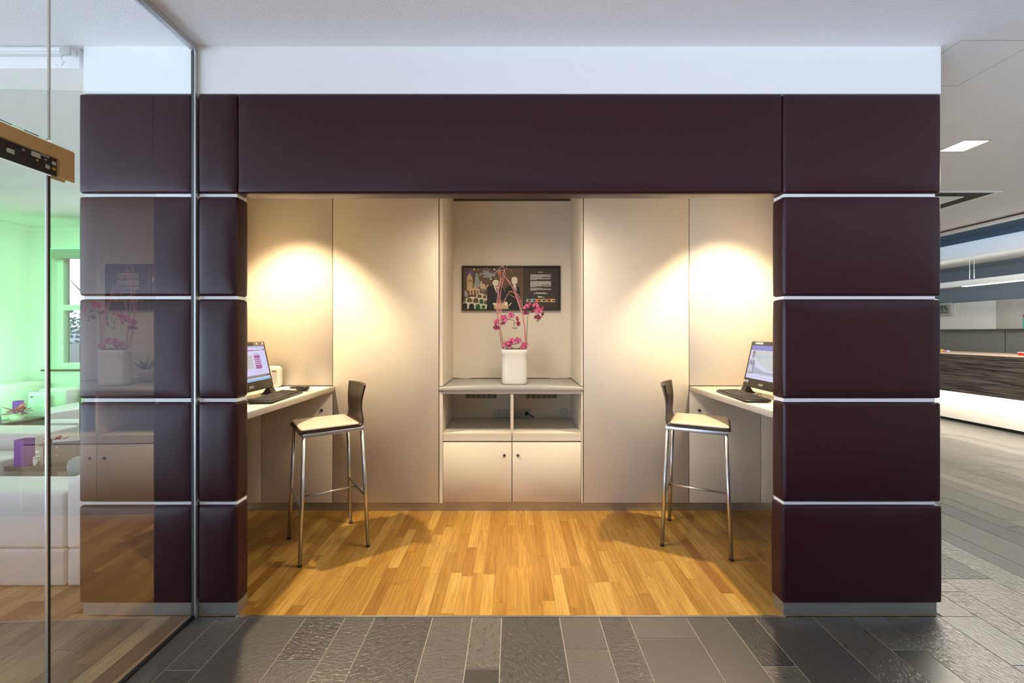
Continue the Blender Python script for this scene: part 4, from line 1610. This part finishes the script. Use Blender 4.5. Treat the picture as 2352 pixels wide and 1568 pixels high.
# papers and the white device behind the left screen
s = MB()
s.box(-1.56, -1.44, 1.03, 1.21, WT + 0.0004, WT + 0.0012)
s.box(-1.55, -1.47, 1.06, 1.20, WT + 0.0013, WT + 0.0016, m=M['darkprint'])
s.mats = [M['paper'], M['darkprint']]
tag(s.build('leaflet', None), 'dark printed leaflet by the mouse at the back of the left worktop', 'leaflet')
s = MB()
s.box(-1.92, -1.67, 1.03, 1.22, WT + 0.0004, WT + 0.0012)
tag(s.build('paper_sheet', M['paper']), 'white paper sheets behind the left computer', 'paper')
s = MB()
s.box(-1.69, -1.64, 1.08, 1.16, WT + 0.0016, WT + 0.013, bev=0.002)
tag(s.build('card_reader', M['plastic']), 'small black box on the papers behind the left computer', 'box')
s = MB()
s.box(1.43, 1.60, 0.24, 0.36, WT + 0.0004, WT + 0.0012)
s.box(1.45, 1.60, 0.25, 0.34, WT + 0.0013, WT + 0.0016, m=M['darkprint'])
s.mats = [M['paper'], M['darkprint']]
tag(s.build('leaflet', None), 'printed leaflet at the near end of the right worktop', 'leaflet')
t = empty('router', (-1.88, 1.165, WT + 0.0015), 'white upright router with rounded top behind the left computer', 'router')
s = MB()
s.puff(-0.05, 0.085, -0.022, 0.022, 0, 0.165, r=(0.035, 0.01, 0.035), n=(6, 3, 6))
s.build('router_body', M['whiteplastic'], t)
s = MB()
s.box(0.020, 0.058, -0.0238, -0.0226, 0.03, 0.118)
s.build('router_panel', M['greyshelf'], t)['label'] = 'grey front panel'
s = MB()
s.box(0.02, 0.055, -0.0238, -0.0226, 0.124, 0.131)
s.build('router_slot', M['vent'], t)

# ------------------------------------------------------------------ lounge on the left
WY = 3.2
wx = -6.1
s = MB()
s.box(wx - 0.1, wx, -0.5, WY, 0, 2.76)
struct(s.build('wall_left', M['wall']))
wx0, wx1, wz0, wz1 = -5.86, -2.60, 0.965, 2.50  # window run widened out of view to back the added lounge fill
s = MB()
s.box(wx - 0.1, wx0, WY, WY + 0.25, 0, 2.76)
s.box(wx0, wx1, WY, WY + 0.25, 0, wz0)
s.box(wx0, wx1, WY, WY + 0.25, wz1, 2.76)
s.box(wx1, -2.2, WY, WY + 0.25, 0, 2.76)
struct(s.build('wall_back', M['wall']))
s = MB()
s.box(wx, wx + 0.03, -0.5, WY - 0.0305, 2.70, 2.759)
s.box(wx, -2.2, WY - 0.03, WY - 0.0005, 2.70, 2.759)
struct(s.build('trim_3', M['wall']))
win = empty('window_1', (wx0, WY, wz0), None, None)
struct(win)
iv = Matrix.Translation((-wx0, -WY, -wz0))
s = MB()
fw = 0.075
y0, y1 = WY + 0.10, WY + 0.16
s.box(wx0, wx0 + fw, y0, y1, wz0, wz1)
s.box(wx1 - fw, wx1, y0, y1, wz0, wz1)
s.box(wx0 + fw, wx1 - fw, y0, y1, wz0, wz0 + 0.075)
s.box(wx0 + fw, wx1 - fw, y0, y1, wz1 - 0.07, wz1)
zm = H - (706 - CY) / F * 5.4
s.box(wx0 + fw, wx1 - fw, y0, y1, zm - 0.035, zm + 0.035)
for xm in (-5.0, -4.2, -3.4):
    s.box(xm - 0.04, xm + 0.04, y0, y1, wz0 + 0.075, wz1 - 0.07)
s.build('window_frame', M['strip'], win).matrix_parent_inverse = iv
s = MB()
s.box(wx0 + fw, wx1 - fw, WY + 0.128, WY + 0.132, wz0 + 0.075, wz1 - 0.07)
s.build('window_pane', M['winglass'], win).matrix_parent_inverse = iv
s = MB()
s.box(wx0 - 0.04, wx1 + 0.04, WY - 0.06, WY + 0.098, wz0 - 0.022, wz0 - 0.001)
s.build('window_sill', M['sill'], win).matrix_parent_inverse = iv
s = MB()
s.box(wx0 + 0.03, wx1 - 0.03, WY + 0.012, WY + 0.06, wz1 - 0.115, wz1 - 0.02)
s.box(wx0 + 0.03, wx1 - 0.03, WY + 0.008, WY + 0.064, wz1 - 0.128, wz1 - 0.116, m=M['plastic'])
s.mats = [M['blind'], M['plastic']]
tag(s.build('roller_blind', None), 'rolled-up grey roller blind at the top of the lounge window', 'blind')
s = MB()
s.box(wx0 + 0.002, wx1 - 0.002, WY + 0.004, WY + 0.012, wz1 - 0.014, wz1 - 0.002)
s.box(wx0 + 0.002, wx0 + 0.010, WY + 0.004, WY + 0.012, wz0 + 0.002, wz1 - 0.016)
tag(s.build('led_strip', M['led_green']), 'glowing green light strip round the lounge window reveal', 'light strip')
# big pale letter on the green wall, cut by the frame
text_obj('wall_letter', 'S', 0.42, frame((wx + 0.002, 2.60, 1.40), (0, 1, 0), (0, 0, 1)) @ Matrix.Translation((-0.02, 0, 0)), M['paper'], None, 0.002)
tag(bpy.data.objects['wall_letter'], 'large pale letter on the green lit lounge wall at the frame edge', 'letter')

# blind rail along the step in the lounge ceiling
t = empty('curtain_rail', (-3.5, 0.0, 2.80), 'white curtain rail under the ceiling step at upper left', 'rail')
iv = Matrix.Translation((3.5, 0, -2.80))
s = MB()
s.box(-5.5, -2.20, -0.008, 0.018, 2.818, 2.852, bev=0.003)
s.box(-5.5, -2.20, -0.016, -0.0085, 2.826, 2.836)
s.build('rail_profile', M['strip'], t).matrix_parent_inverse = iv
s = MB()
s.box(-2.245, -2.19, -0.024, -0.0165, 2.80, 2.845, bev=0.003)
s.build('end_clip', M['greyshelf'], t).matrix_parent_inverse = iv
s = MB()
s.tube([(-2.232, -0.02, 2.80), (-2.238, -0.022, 2.785), (-2.222, -0.022, 2.765), (-2.232, -0.022, 2.748), (-2.262, -0.022, 2.752)], 0.0015, 6)
s.build('hook', M['metal'], t).matrix_parent_inverse = iv


def sofa(name, label, cat, group, parts):
    x0, x1 = min(p[1] for p in parts), max(p[2] for p in parts)
    y0, y1 = min(p[3] for p in parts), max(p[4] for p in parts)
    cx, cy = (x0 + x1) / 2, (y0 + y1) / 2
    e = empty(name, (cx, cy, 0), label, cat, group)
    iv = Matrix.Translation((-cx, -cy, 0))
    for (pn, a, b, c, d, z0, z1, m_) in parts:
        s = MB()
        s.puff(a, b, c, d, z0, z1, r=(0.018, 0.018, 0.018), bulge=(0.003, 0.003, 0.006), n=(8, 6, 6))
        s.build(pn, M[m_], e).matrix_parent_inverse = iv
    return e


sofa('sofa', 'cream leather sofa with its back to the camera at lower left behind the glass', 'sofa', 'lounge sofas',
     [('base', -4.6, -2.503, 0.245, 0.90, 0.0, 0.212, 'sofabase'), ('backrest', -4.6, -2.503, 0.243, 0.515, 0.214, 0.531, 'sofa'), ('seat', -4.6, -2.503, 0.518, 0.90, 0.214, 0.38, 'sofa')])
sofa('sofa_corner', 'taller cream leather sofa corner block beside the purple pillar panels', 'sofa', 'lounge sofas',
     [('base', -2.495, -2.20, 0.245, 0.90, 0.0, 0.212, 'sofabase'), ('backrest', -2.495, -2.20, 0.243, 0.50, 0.214, 0.607, 'sofa'), ('seat', -2.495, -2.20, 0.503, 0.90, 0.214, 0.38, 'sofa')])
s = MB()
s.puff(-0.17, 0.17, -0.05, 0.05, -0.10, 0.10, r=(0.05, 0.045, 0.05), bulge=(0, 0.02, 0), n=(8, 4, 8), mtx=Matrix.Translation((-2.72, 0.66, 0.50)) @ Matrix.Rotation(R(25), 4, 'X') @ Matrix.Rotation(R(12), 4, 'Y'))
tag(s.build('cushion', M['pillow']), 'grey teal cushion leaning inside the near cream sofa', 'cushion')
sofa('lounge_bench', 'long cream bench back behind the near dark table', 'bench', 'lounge sofas',
     [('backrest', -5.3, -3.77, 1.22, 1.55, 0.10, 0.62, 'sofa'), ('base', -5.3, -3.77, 1.24, 1.53, 0, 0.10, 'sofabase')])
sofa('pouf', 'green lit low seat left of the near dark table', 'seat', 'lounge sofas',
     [('seat', -4.8, -3.70, 0.92, 1.19, 0.08, 0.50, 'sofa'), ('base', -4.78, -3.72, 0.94, 1.17, 0, 0.08, 'sofabase')])
sofa('wall_sofa', 'green lit sofa along the far left lounge wall', 'sofa', 'lounge sofas',
     [('backrest', -6.095, -5.78, 1.6, 3.13, 0.43, 0.83, 'sofa'), ('seat', -6.095, -5.62, 1.6, 3.13, 0.1, 0.42, 'sofa')])
sofa('window_bench', 'green lit upholstered bench block below the lounge window', 'bench', 'lounge sofas',
     [('seat', -5.60, -5.28, 2.85, 3.12, 0.06, 0.755, 'sofa')])
sofa('window_bench', 'pale bench block below the lounge window, right of the green lit block', 'bench', 'lounge sofas',
     [('seat', -5.26, -4.5, 3.0, 3.12, 0.06, 0.77, 'sofa')])


def slab(name, label, cat, pts, z, z0, m_):
    poly = [gp(px, py, z) for px, py in pts]
    c = sum((Vector((p.x, p.y, 0)) for p in poly), Vector()) / len(poly)
    s = MB()
    s.prism([(p.x, p.y) for p in poly], z0, z, m=M[m_])
    es = [e_ for e_ in s.bm.edges]
    bmesh.ops.bevel(s.bm, geom=es, offset=0.012, segments=3, affect='EDGES', profile=0.5)
    for f in s.bm.faces:
        f.smooth = True
    return tag(s.build(name, None), label, cat)


slab('low_sofa', 'white leather sofa back catching window light beyond the near bench', 'sofa', [(108, 949), (110, 936), (182, 922), (182, 938)], 0.60, 0.0, 'sofa')
slab('low_sofa', 'white topped sofa with shaded brown side behind the long cream bench', 'sofa', [(112, 971), (114, 962), (182, 961), (182, 970)], 0.55, 0.0, 'sofa')
slab('footstool', 'white leather seat glimpsed above the menu board, beside the pillar', 'seat', [(175, 1030), (175, 1012), (192, 1008), (192, 1028)], 0.50, 0.0, 'sofa')


def low_table(label, x0, x1, y0, y1):
    e = empty('lounge_table', ((x0 + x1) / 2, (y0 + y1) / 2, 0), label, 'table', 'lounge tables')
    iv = Matrix.Translation((-(x0 + x1) / 2, -(y0 + y1) / 2, 0))
    s = MB()
    s.box(x0, x1, y0, y1, 0.425, 0.46, bev=0.003)
    s.build('tabletop', M['table'], e).matrix_parent_inverse = iv
    s = MB()
    cx, cy = (x0 + x1) / 2, (y0 + y1) / 2
    s.box(cx - 0.05, cx + 0.05, cy - 0.05, cy + 0.05, 0.0125, 0.424)
    s.build('pedestal', M['metal'], e).matrix_parent_inverse = iv
    s = MB()
    s.box(cx - 0.15, cx + 0.15, cy - 0.15, cy + 0.15, 0.0005, 0.012)
    s.build('base', M['metal'], e).matrix_parent_inverse = iv


low_table('dark wood table with purple box and menu board, behind the near cream sofa', -3.66, -3.19, 0.915, 1.21)
low_table('far dark wood table with red leaved plant, by the green wall', -5.60, -5.37, 2.2, 2.83)


def box_open(name, cx, cy, z, wd, dp, h_, rz, label):
    a = Matrix.Translation((cx, cy, z)) @ Matrix.Rotation(rz, 4, 'Z')
    s = MB()
    t_ = 0.004
    s.box(-wd / 2, wd / 2, -dp / 2, dp / 2, 0.0006, 0.004, mtx=a)
    s.box(-wd / 2, wd / 2, -dp / 2, -dp / 2 + t_, 0.004, h_, mtx=a)
    s.box(-wd / 2, wd / 2, dp / 2 - t_, dp / 2, 0.004, h_, mtx=a)
    s.box(-wd / 2, -wd / 2 + t_, -dp / 2 + t_, dp / 2 - t_, 0.004, h_, mtx=a)
    s.box(wd / 2 - t_, wd / 2, -dp / 2 + t_, dp / 2 - t_, 0.004, h_, mtx=a)
    tag(s.build(name, M['purple']), label, 'box', 'purple boxes on the lounge tables')


box_open('card_box', -3.555, 0.955, 0.46, 0.068, 0.075, 0.19, 0.0, 'open purple box on the near dark lounge table')
box_open('card_box', -5.565, 2.62, 0.46, 0.06, 0.06, 0.20, 0.1, 'purple box behind the red leaved plant on the far table')
for k, (x, y, lb) in enumerate(((-3.452, 0.94, 'left'), (-3.405, 0.955, 'right'))):
    t = empty('shaker', (x, y, 0.4603), '%s of two small silver shakers beside the purple box' % lb, 'shaker', 'shakers on the near table')
    s = MB()
    s.lathe([(0.017, 0.0), (0.019, 0.003), (0.0185, 0.045), (0.018, 0.052)], seg=20)
    s.build('shaker_glass', M['glassjar'], t)
    s = MB()
    s.lathe([(0.0187, 0.0525), (0.0187, 0.064), (0.014, 0.069), (0.001, 0.070)], seg=20)
    s.build('cap', M['metal'], t)


def leafy(name, loc, r_, h_, spread, label, seed, n=26):
    t = empty(name, loc, label, 'plant', 'small red leaved plants')
    s = MB()
    s.lathe([(r_ * 0.8, 0.0005), (r_ * 0.86, 0.004), (r_, h_), (r_ * 0.93, h_), (r_ * 0.9, h_ - 0.01)], seg=24)
    s.build('pot', M['pot'], t)
    s = MB()
    s.lathe([(r_ * 0.895, h_ - 0.012), (0.001, h_ - 0.008)], seg=20)
    s.build('soil', M['moss'], t)
    s = MB()
    rnd = random.Random(seed)
    for k in range(n):
        a = rnd.uniform(0, 6.28)
        el = rnd.uniform(0.1, 1.2)
        dr = Vector((math.cos(a) * math.cos(el), math.sin(a) * math.cos(el), math.sin(el) * 0.8))
        c = Vector((0, 0, h_)) + dr * rnd.uniform(0.2, 0.6) * spread
        nm = dr.cross(Vector((-math.sin(a), math.cos(a), 0))).normalized()
        petal(s, c, dr, Vector((-math.sin(a), math.cos(a), 0)), nm, spread * 0.55, spread * 0.2, -0.3, M['redleaf'])
    s.tube([(0, 0, h_ - 0.012), (0, 0, h_ + spread * 0.5)], 0.004, 6, m=M['redleaf'])
    s.build('leaves', M['redleaf'], t, fix=False)
    return t


leafy('potted_plant', (-3.50, 1.10, 0.4605), 0.04, 0.10, 0.10, 'small pink leaved plant in a white pot behind the near shakers', 3)
leafy('potted_plant', (-5.44, 2.50, 0.4605), 0.06, 0.075, 0.15, 'red leaved plant in a white bowl on the far lounge table', 5)


def board(name, p0, p1, z0, z1, th, m_, label, cat, lean=0.0):
    d = (Vector(p1) - Vector(p0))
    L = d.length
    a = Matrix.Translation((p0[0], p0[1], z0)) @ Matrix.Rotation(math.atan2(d.y, d.x), 4, 'Z') @ Matrix.Rotation(lean, 4, 'X')
    s = MB()
    s.box(0, L, -th / 2, th / 2, 0.0008, z1 - z0, mtx=a)
    return tag(s.build(name, M[m_]), label, cat), a, L


t, a, L = board('menu_board', (-3.385, 0.98), (-3.205, 1.06), 0.46, 0.615, 0.010, 'greymenu', 'wide grey menu board with two pale dots on the near table', 'menu')
s = MB()
for (x, z) in ((0.03, 0.12), (0.028, 0.06)):
    s.tube([a @ Vector((x, -0.0052, z)), a @ Vector((x, -0.0075, z))], 0.004, 10)
o = s.build('rivet', M['strip'], t)
s = MB()
s.box(0.0, L, 0.006, 0.009, 0.02, 0.165, mtx=a)
s.box(0.0, L * 0.85, 0.011, 0.014, 0.02, 0.172, mtx=a)
s.build('menu_page', M['paper'], t)['label'] = 'white menu pages'
board('menu_board', (-3.40, 0.935), (-3.385, 0.975), 0.46, 0.60, 0.008, 'greymenu', 'narrow blue grey board edge beside the wide menu board', 'menu')
t, a, L = board('menu_board', (-5.585, 2.24), (-5.44, 2.36), 0.46, 0.64, 0.02, 'greymenu', 'grey menu stand at the left end of the far table', 'menu')
t, a, L = board('card_sign', (-5.56, 2.70), (-5.39, 2.74), 0.46, 0.74, 0.004, 'paper', 'white printed card standing on the far lounge table', 'sign', R(-6))
s = MB()
s.box(0.015, 0.045, -0.0035, -0.0022, 0.215, 0.235, mtx=a, m=M['greymenu'])
for k in range(9):
    s.box(0.06, L - 0.02 - 0.01 * (k % 3), -0.0032, -0.0022, 0.10 + 0.017 * k, 0.103 + 0.017 * k, mtx=a, m=M['greyshelf'])
s.build('print', None, t)

# what shows through the lounge window
s = MB()
s.box(-16, -6, 11, 14, -0.6, 1.5)
s.box(-16, -6, 10.8, 14.2, 1.5, 1.62, m=M['greyshelf'])
for k in range(8):
    s.box(-15.5 + k * 1.2, -14.7 + k * 1.2, 10.97, 10.995, 0.4, 1.1, m=M['recgrey'])
s.mats = [M['outside'], M['greyshelf'], M['recgrey']]
tag(s.build('building', None), 'pale low building outside the lounge window', 'building')
t = empty('tree', (-10.3, 8.8, -0.6), 'leaning bare tree outside the lounge window', 'tree')
s = MB()
s.tube([(0, 0, 0), (0.15, 0, 1.4), (-0.25, 0, 2.6), (-0.6, 0, 3.6)], [0.11, 0.09, 0.06, 0.03], 8)
s.tube([(-0.1, 0, 2.2), (0.5, 0, 3.0), (0.9, 0, 3.3)], [0.05, 0.03, 0.015], 6)
s.tube([(-0.28, 0, 2.6), (-0.8, 0.1, 2.9), (-1.3, 0.1, 3.4)], [0.04, 0.025, 0.01], 6)
s.build('trunk', M['bark'], t)
s = MB()
rnd = random.Random(1)
for k in range(160):
    c = Vector((-0.75 + rnd.gauss(0, 0.28), rnd.gauss(0, 0.2), 2.25 + rnd.gauss(0, 0.22)))
    dr = Vector((rnd.gauss(0, 1), rnd.gauss(0, 1), rnd.gauss(0, 1))).normalized()
    sd = dr.orthogonal().normalized()
    petal(s, c, dr, sd, dr.cross(sd), 0.10, 0.04, 0, M['foliage'])
s.build('foliage', M['foliage'], t, fix=False)
s = MB()
s.box(-16, -2.3, WY + 0.3, 16, -0.7, -0.6)
struct(s.build('ground', flat('pale_paving', (0.6, 0.62, 0.65))))

# ------------------------------------------------------------------ reception on the right
s = MB()
s.box(8.5, 8.6, -3.0, 9.0, 0, 3.3)
struct(s.build('wall_reception', M['bluewall']))
s = MB()
s.box(2.155, 8.6, 9.0, 9.1, 0, 3.3)
struct(s.build('wall_far', M['wall']))
# coved ceiling: edge of the low ceiling, blue lit trough, white soffit, dark strip
s = MB()
s.box(6.1, 6.13, -2.75, 9.0, 2.80, 3.25, m=M['smooth_ceiling'])
s.box(6.13, 8.5, -2.75, 9.0, 3.2, 3.25, m=M['recwhite'])
s.box(6.9, 7.7, -2.75, 9.0, 2.57, 2.80, m=M['recwhite'])
s.box(7.7, 8.5, -2.75, 9.0, 2.60, 2.80, m=M['bluewall'])
struct(s.build('ceiling', None))
s = MB()
s.box(6.085, 6.099, 0.80, 9.0, 2.845, 2.859)
struct(s.build('trim_4', M['sill']))
# ceiling access hatch (fine joint), light panel and air slot
s = MB()
for (a, b, c, d) in ((2.208, 2.212, -0.042, 0.342), (2.593, 2.597, -0.042, 0.342), (2.2125, 2.5925, -0.042, -0.038), (2.2125, 2.5925, 0.338, 0.342)):
    s.box(a, b, c, d, CEIL - 0.001, CEIL - 0.0002)
tag(s.build('access_hatch', M['greyshelf']), 'square access hatch outline in the ceiling at upper right', 'hatch')


def ceiling_light(x0, x1, y0, y1, label):
    e = empty('ceiling_light', ((x0 + x1) / 2, (y0 + y1) / 2, CEIL), label, 'ceiling light', None)
    iv = Matrix.Translation((-(x0 + x1) / 2, -(y0 + y1) / 2, -CEIL))
    s = MB()
    f_ = 0.008
    s.box(x0, x1, y0, y0 + f_, CEIL - 0.006, CEIL - 0.0004)
    s.box(x0, x1, y1 - f_, y1, CEIL - 0.006, CEIL - 0.0004)
    s.box(x0, x0 + f_, y0 + f_, y1 - f_, CEIL - 0.006, CEIL - 0.0004)
    s.box(x1 - f_, x1, y0 + f_, y1 - f_, CEIL - 0.006, CEIL - 0.0004)
    s.build('light_frame', M['alu'], e).matrix_parent_inverse = iv
    s = MB()
    s.box(x0 + f_, x1 - f_, y0 + f_, y1 - f_, CEIL - 0.004, CEIL - 0.0006)
    s.build('diffuser', M['led_white'], e).matrix_parent_inverse = iv


ceiling_light(3.365, 3.567, 1.015, 1.21, 'square lit ceiling light over the reception area')
e = empty('air_outlet', (4.6, 2.4, CEIL), 'rectangular ceiling air outlet with dark slots before the reception', 'vent')
iv = Matrix.Translation((-4.6, -2.4, -CEIL))
s = MB()
s.box(3.6, 4.97, 2.14, 2.17, CEIL - 0.01, CEIL - 0.0004)
s.box(4.94, 4.97, 2.17, 2.80, CEIL - 0.01, CEIL - 0.0004)
s.box(3.6, 4.97, 2.80, 2.83, CEIL - 0.01, CEIL - 0.0004)
s.build('outlet_frame', M['strip'], e).matrix_parent_inverse = iv
s = MB()
s.box(3.6, 4.94, 2.17, 2.80, CEIL - 0.003, CEIL - 0.0006)
s.build('slot', M['vent'], e).matrix_parent_inverse = iv
s = MB()
s.box(3.6, 4.75, 2.30, 2.62, CEIL - 0.012, CEIL - 0.0035)
s.build('deflector', M['strip'], e).matrix_parent_inverse = iv

# counter
e = empty('reception_counter', (7.1, 4.5, 0), 'dark striped wood reception counter glowing at its white base', 'counter')
iv = Matrix.Translation((-7.1, -4.5, 0))
s = MB()
s.box(7.14, 7.7, 1.0, 8.6, 0.045, 1.06)
s.build('base', M['counterbase'], e).matrix_parent_inverse = iv
s = MB()
s.box(7.15, 7.7, 1.0, 8.6, 0.0005, 0.0445)
s.build('kick', M['black'], e).matrix_parent_inverse = iv
s = MB()
s.box(7.0, 7.138, 1.0, 8.6, 0.492, 1.085)
s.build('front_panel', M['zebrano'], e).matrix_parent_inverse = iv
s = MB()
s.box(6.99, 7.75, 1.0, 8.6, 1.086, 1.11, bev=0.003)
s.build('countertop', M['counterlight'], e).matrix_parent_inverse = iv
s = MB()
s.box(7.05, 7.12, 1.05, 8.55, 0.482, 0.4915)
s.build('light_strip', M['led_warm'], e).matrix_parent_inverse = iv
# wall units behind the counter
for k, (y0, y1) in enumerate(((1.6, 4.95), (4.96, 9.0))):
    s = MB()
    s.box(8.15, 8.4985, y0, y1 - 0.006, 1.49, 1.975, bev=0.002, seg=1)
    tag(s.build('wall_cabinet', M['recwhite']), 'glossy white wall unit behind the reception counter, %s' % ('at the frame edge' if k == 0 else 'with the clock'), 'cabinet', 'reception wall units')
    s = MB()
    s.box(8.30, 8.4985, y0, y1 - 0.012, 0.0, 1.485)
    tag(s.build('low_cabinet', M['recgrey']), 'grey green cabinet front under the white reception wall units, %s' % ('at the frame edge' if k == 0 else 'beside the pillar'), 'cabinet', 'reception grey cabinets')
# clock
cyl = 8.13
yl = cyl * F / (2188 - CX) - D0                                # right edge
cw = 0.34
cz0, cz1 = 1.745, 1.985
e = empty('wall_clock', (8.148, yl + cw / 2, 1.745), 'silver digital wall clock showing 54 beside the pillar', 'clock')
iv = Matrix.Translation((-8.148, -(yl + cw / 2), -1.745))
s = MB()
s.box(8.118, 8.148, yl, yl + cw, cz0, cz1, bev=0.008)
s.build('clock_case', M['silver'], e).matrix_parent_inverse = iv
s = MB()
s.box(8.1165, 8.1178, yl + 0.05, yl + cw - 0.03, cz0 + 0.035, cz1 - 0.035)
lc = s.build('lcd', M['lcd'], e)
lc.matrix_parent_inverse = iv
fmc = frame((8.1162, yl + cw - 0.03, cz0 + 0.035), (0, -1, 0), (0, 0, 1))
dg = MB()


def seg7(ch, u, v, wd, h_):
    tt = 0.013 if h_ > 0.06 else 0.004
    SEG = {'1': 'bc', '2': 'abged', '5': 'afgcd', '4': 'fgbc', '0': 'abcdef', '8': 'abcdefg', '3': 'abgcd'}[ch]
    for sgm in SEG:
        x0, y0, x1, y1 = {'a': (0, h_ - tt, wd, h_), 'd': (0, 0, wd, tt), 'g': (0, h_ / 2 - tt / 2, wd, h_ / 2 + tt / 2), 'b': (wd - tt, h_ / 2, wd, h_), 'c': (wd - tt, 0, wd, h_ / 2),
                          'e': (0, 0, tt, h_ / 2), 'f': (0, h_ / 2, tt, h_)}[sgm]
        dg.plate([(u + x0, v + y0), (u + x1, v + y0), (u + x1, v + y1), (u + x0, v + y1)], 0.0006, M['black'], fmc)


for ch, u in (('5', 0.105), ('4', 0.165)):
    seg7(ch, u, 0.058, 0.045, 0.10)
seg7('0', 0.225, 0.060, 0.018, 0.035)
for u in (0.11, 0.135, 0.15, 0.175, 0.20, 0.22):
    seg7('8', u, 0.012, 0.010, 0.026)
dg.build('digits', None, lc).matrix_parent_inverse = iv
# poster at the frame edge, clutter on the counter
s = MB()
yp = 8.14 * F / (2348 - CX) - D0
s.box(8.1455, 8.1480, yp - 0.30, yp, 1.50, 1.72)
s.box(8.1450, 8.1454, yp - 0.28, yp - 0.005, 1.51, 1.55, m=M['red'])
s.box(8.1450, 8.1454, yp - 0.28, yp - 0.005, 1.68, 1.71, m=M['yellow'])
s.mats = [M['teal'], M['red'], M['yellow']]
tag(s.build('poster', None), 'teal printed poster on the white wall unit at the right frame edge', 'poster')
for (px, lb, m_, r_) in ((2163.5, 'yellow wrapped sweet on the counter beside the pillar', 'yellow', 0.03), (2171, 'pink wrapped sweet on the reception counter', 'pinkcandy', 0.022), (2178, 'white wrapped sweet on the reception counter', 'paper', 0.022)):
    d = 7.15 * F / (px - CX)
    s = MB()
    s.lathe([(r_ * 0.5, 1.1105), (r_, 1.1105 + r_ * 0.5), (r_ * 0.9, 1.1105 + r_ * 1.1), (r_ * 0.2, 1.1105 + r_ * 1.5)], 7.15, d - D0, seg=14)
    tag(s.build('sweet', M[m_]), lb, 'sweet', 'sweets on the counter')
d = 7.12 * F / (2346 - CX)
t = empty('desk_box', (7.12, d - D0 - 0.1, 1.1105), 'red box with white lid on the counter at the right frame edge', 'box')
s = MB()
s.box(-0.05, 0.09, -0.2, 0.10, 0.0, 0.035)
s.build('box_body', M['red'], t)
s = MB()
s.box(-0.05, 0.09, -0.2, 0.105, 0.0355, 0.047)
s.build('lid', M['paper'], t)
# linear pendant
e = empty('pendant_light', (6.99, 4.5, 2.14), 'long white linear pendant light hanging over the reception counter', 'pendant light')
iv = Matrix.Translation((-6.99, -4.5, -2.14))
s = MB()
s.box(6.95, 7.03, 1.2, 8.2, 2.145, 2.232, bev=0.002)
s.build('lamp_body', M['recwhite'], e).matrix_parent_inverse = iv
s = MB()
s.box(6.951, 7.029, 1.3, 4.37, 2.138, 2.1445)
s.build('diffuser', M['led_white'], e).matrix_parent_inverse = iv
for px in (2227, 2237.5):
    y = 6.99 * F / (px - CX) - D0
    s = MB()
    s.tube([(6.99, y, 2.232), (6.99, y, 2.57)], 0.003, 6)
    s.build('suspension_wire', M['strip'], e).matrix_parent_inverse = iv

# sub-parts of things whose parts were built in place keep their place too
for o in bpy.data.objects:
    if o.parent is not None and o.parent.parent is not None and o.matrix_parent_inverse == o.parent.matrix_parent_inverse:
        o.matrix_parent_inverse = Matrix.Identity(4)
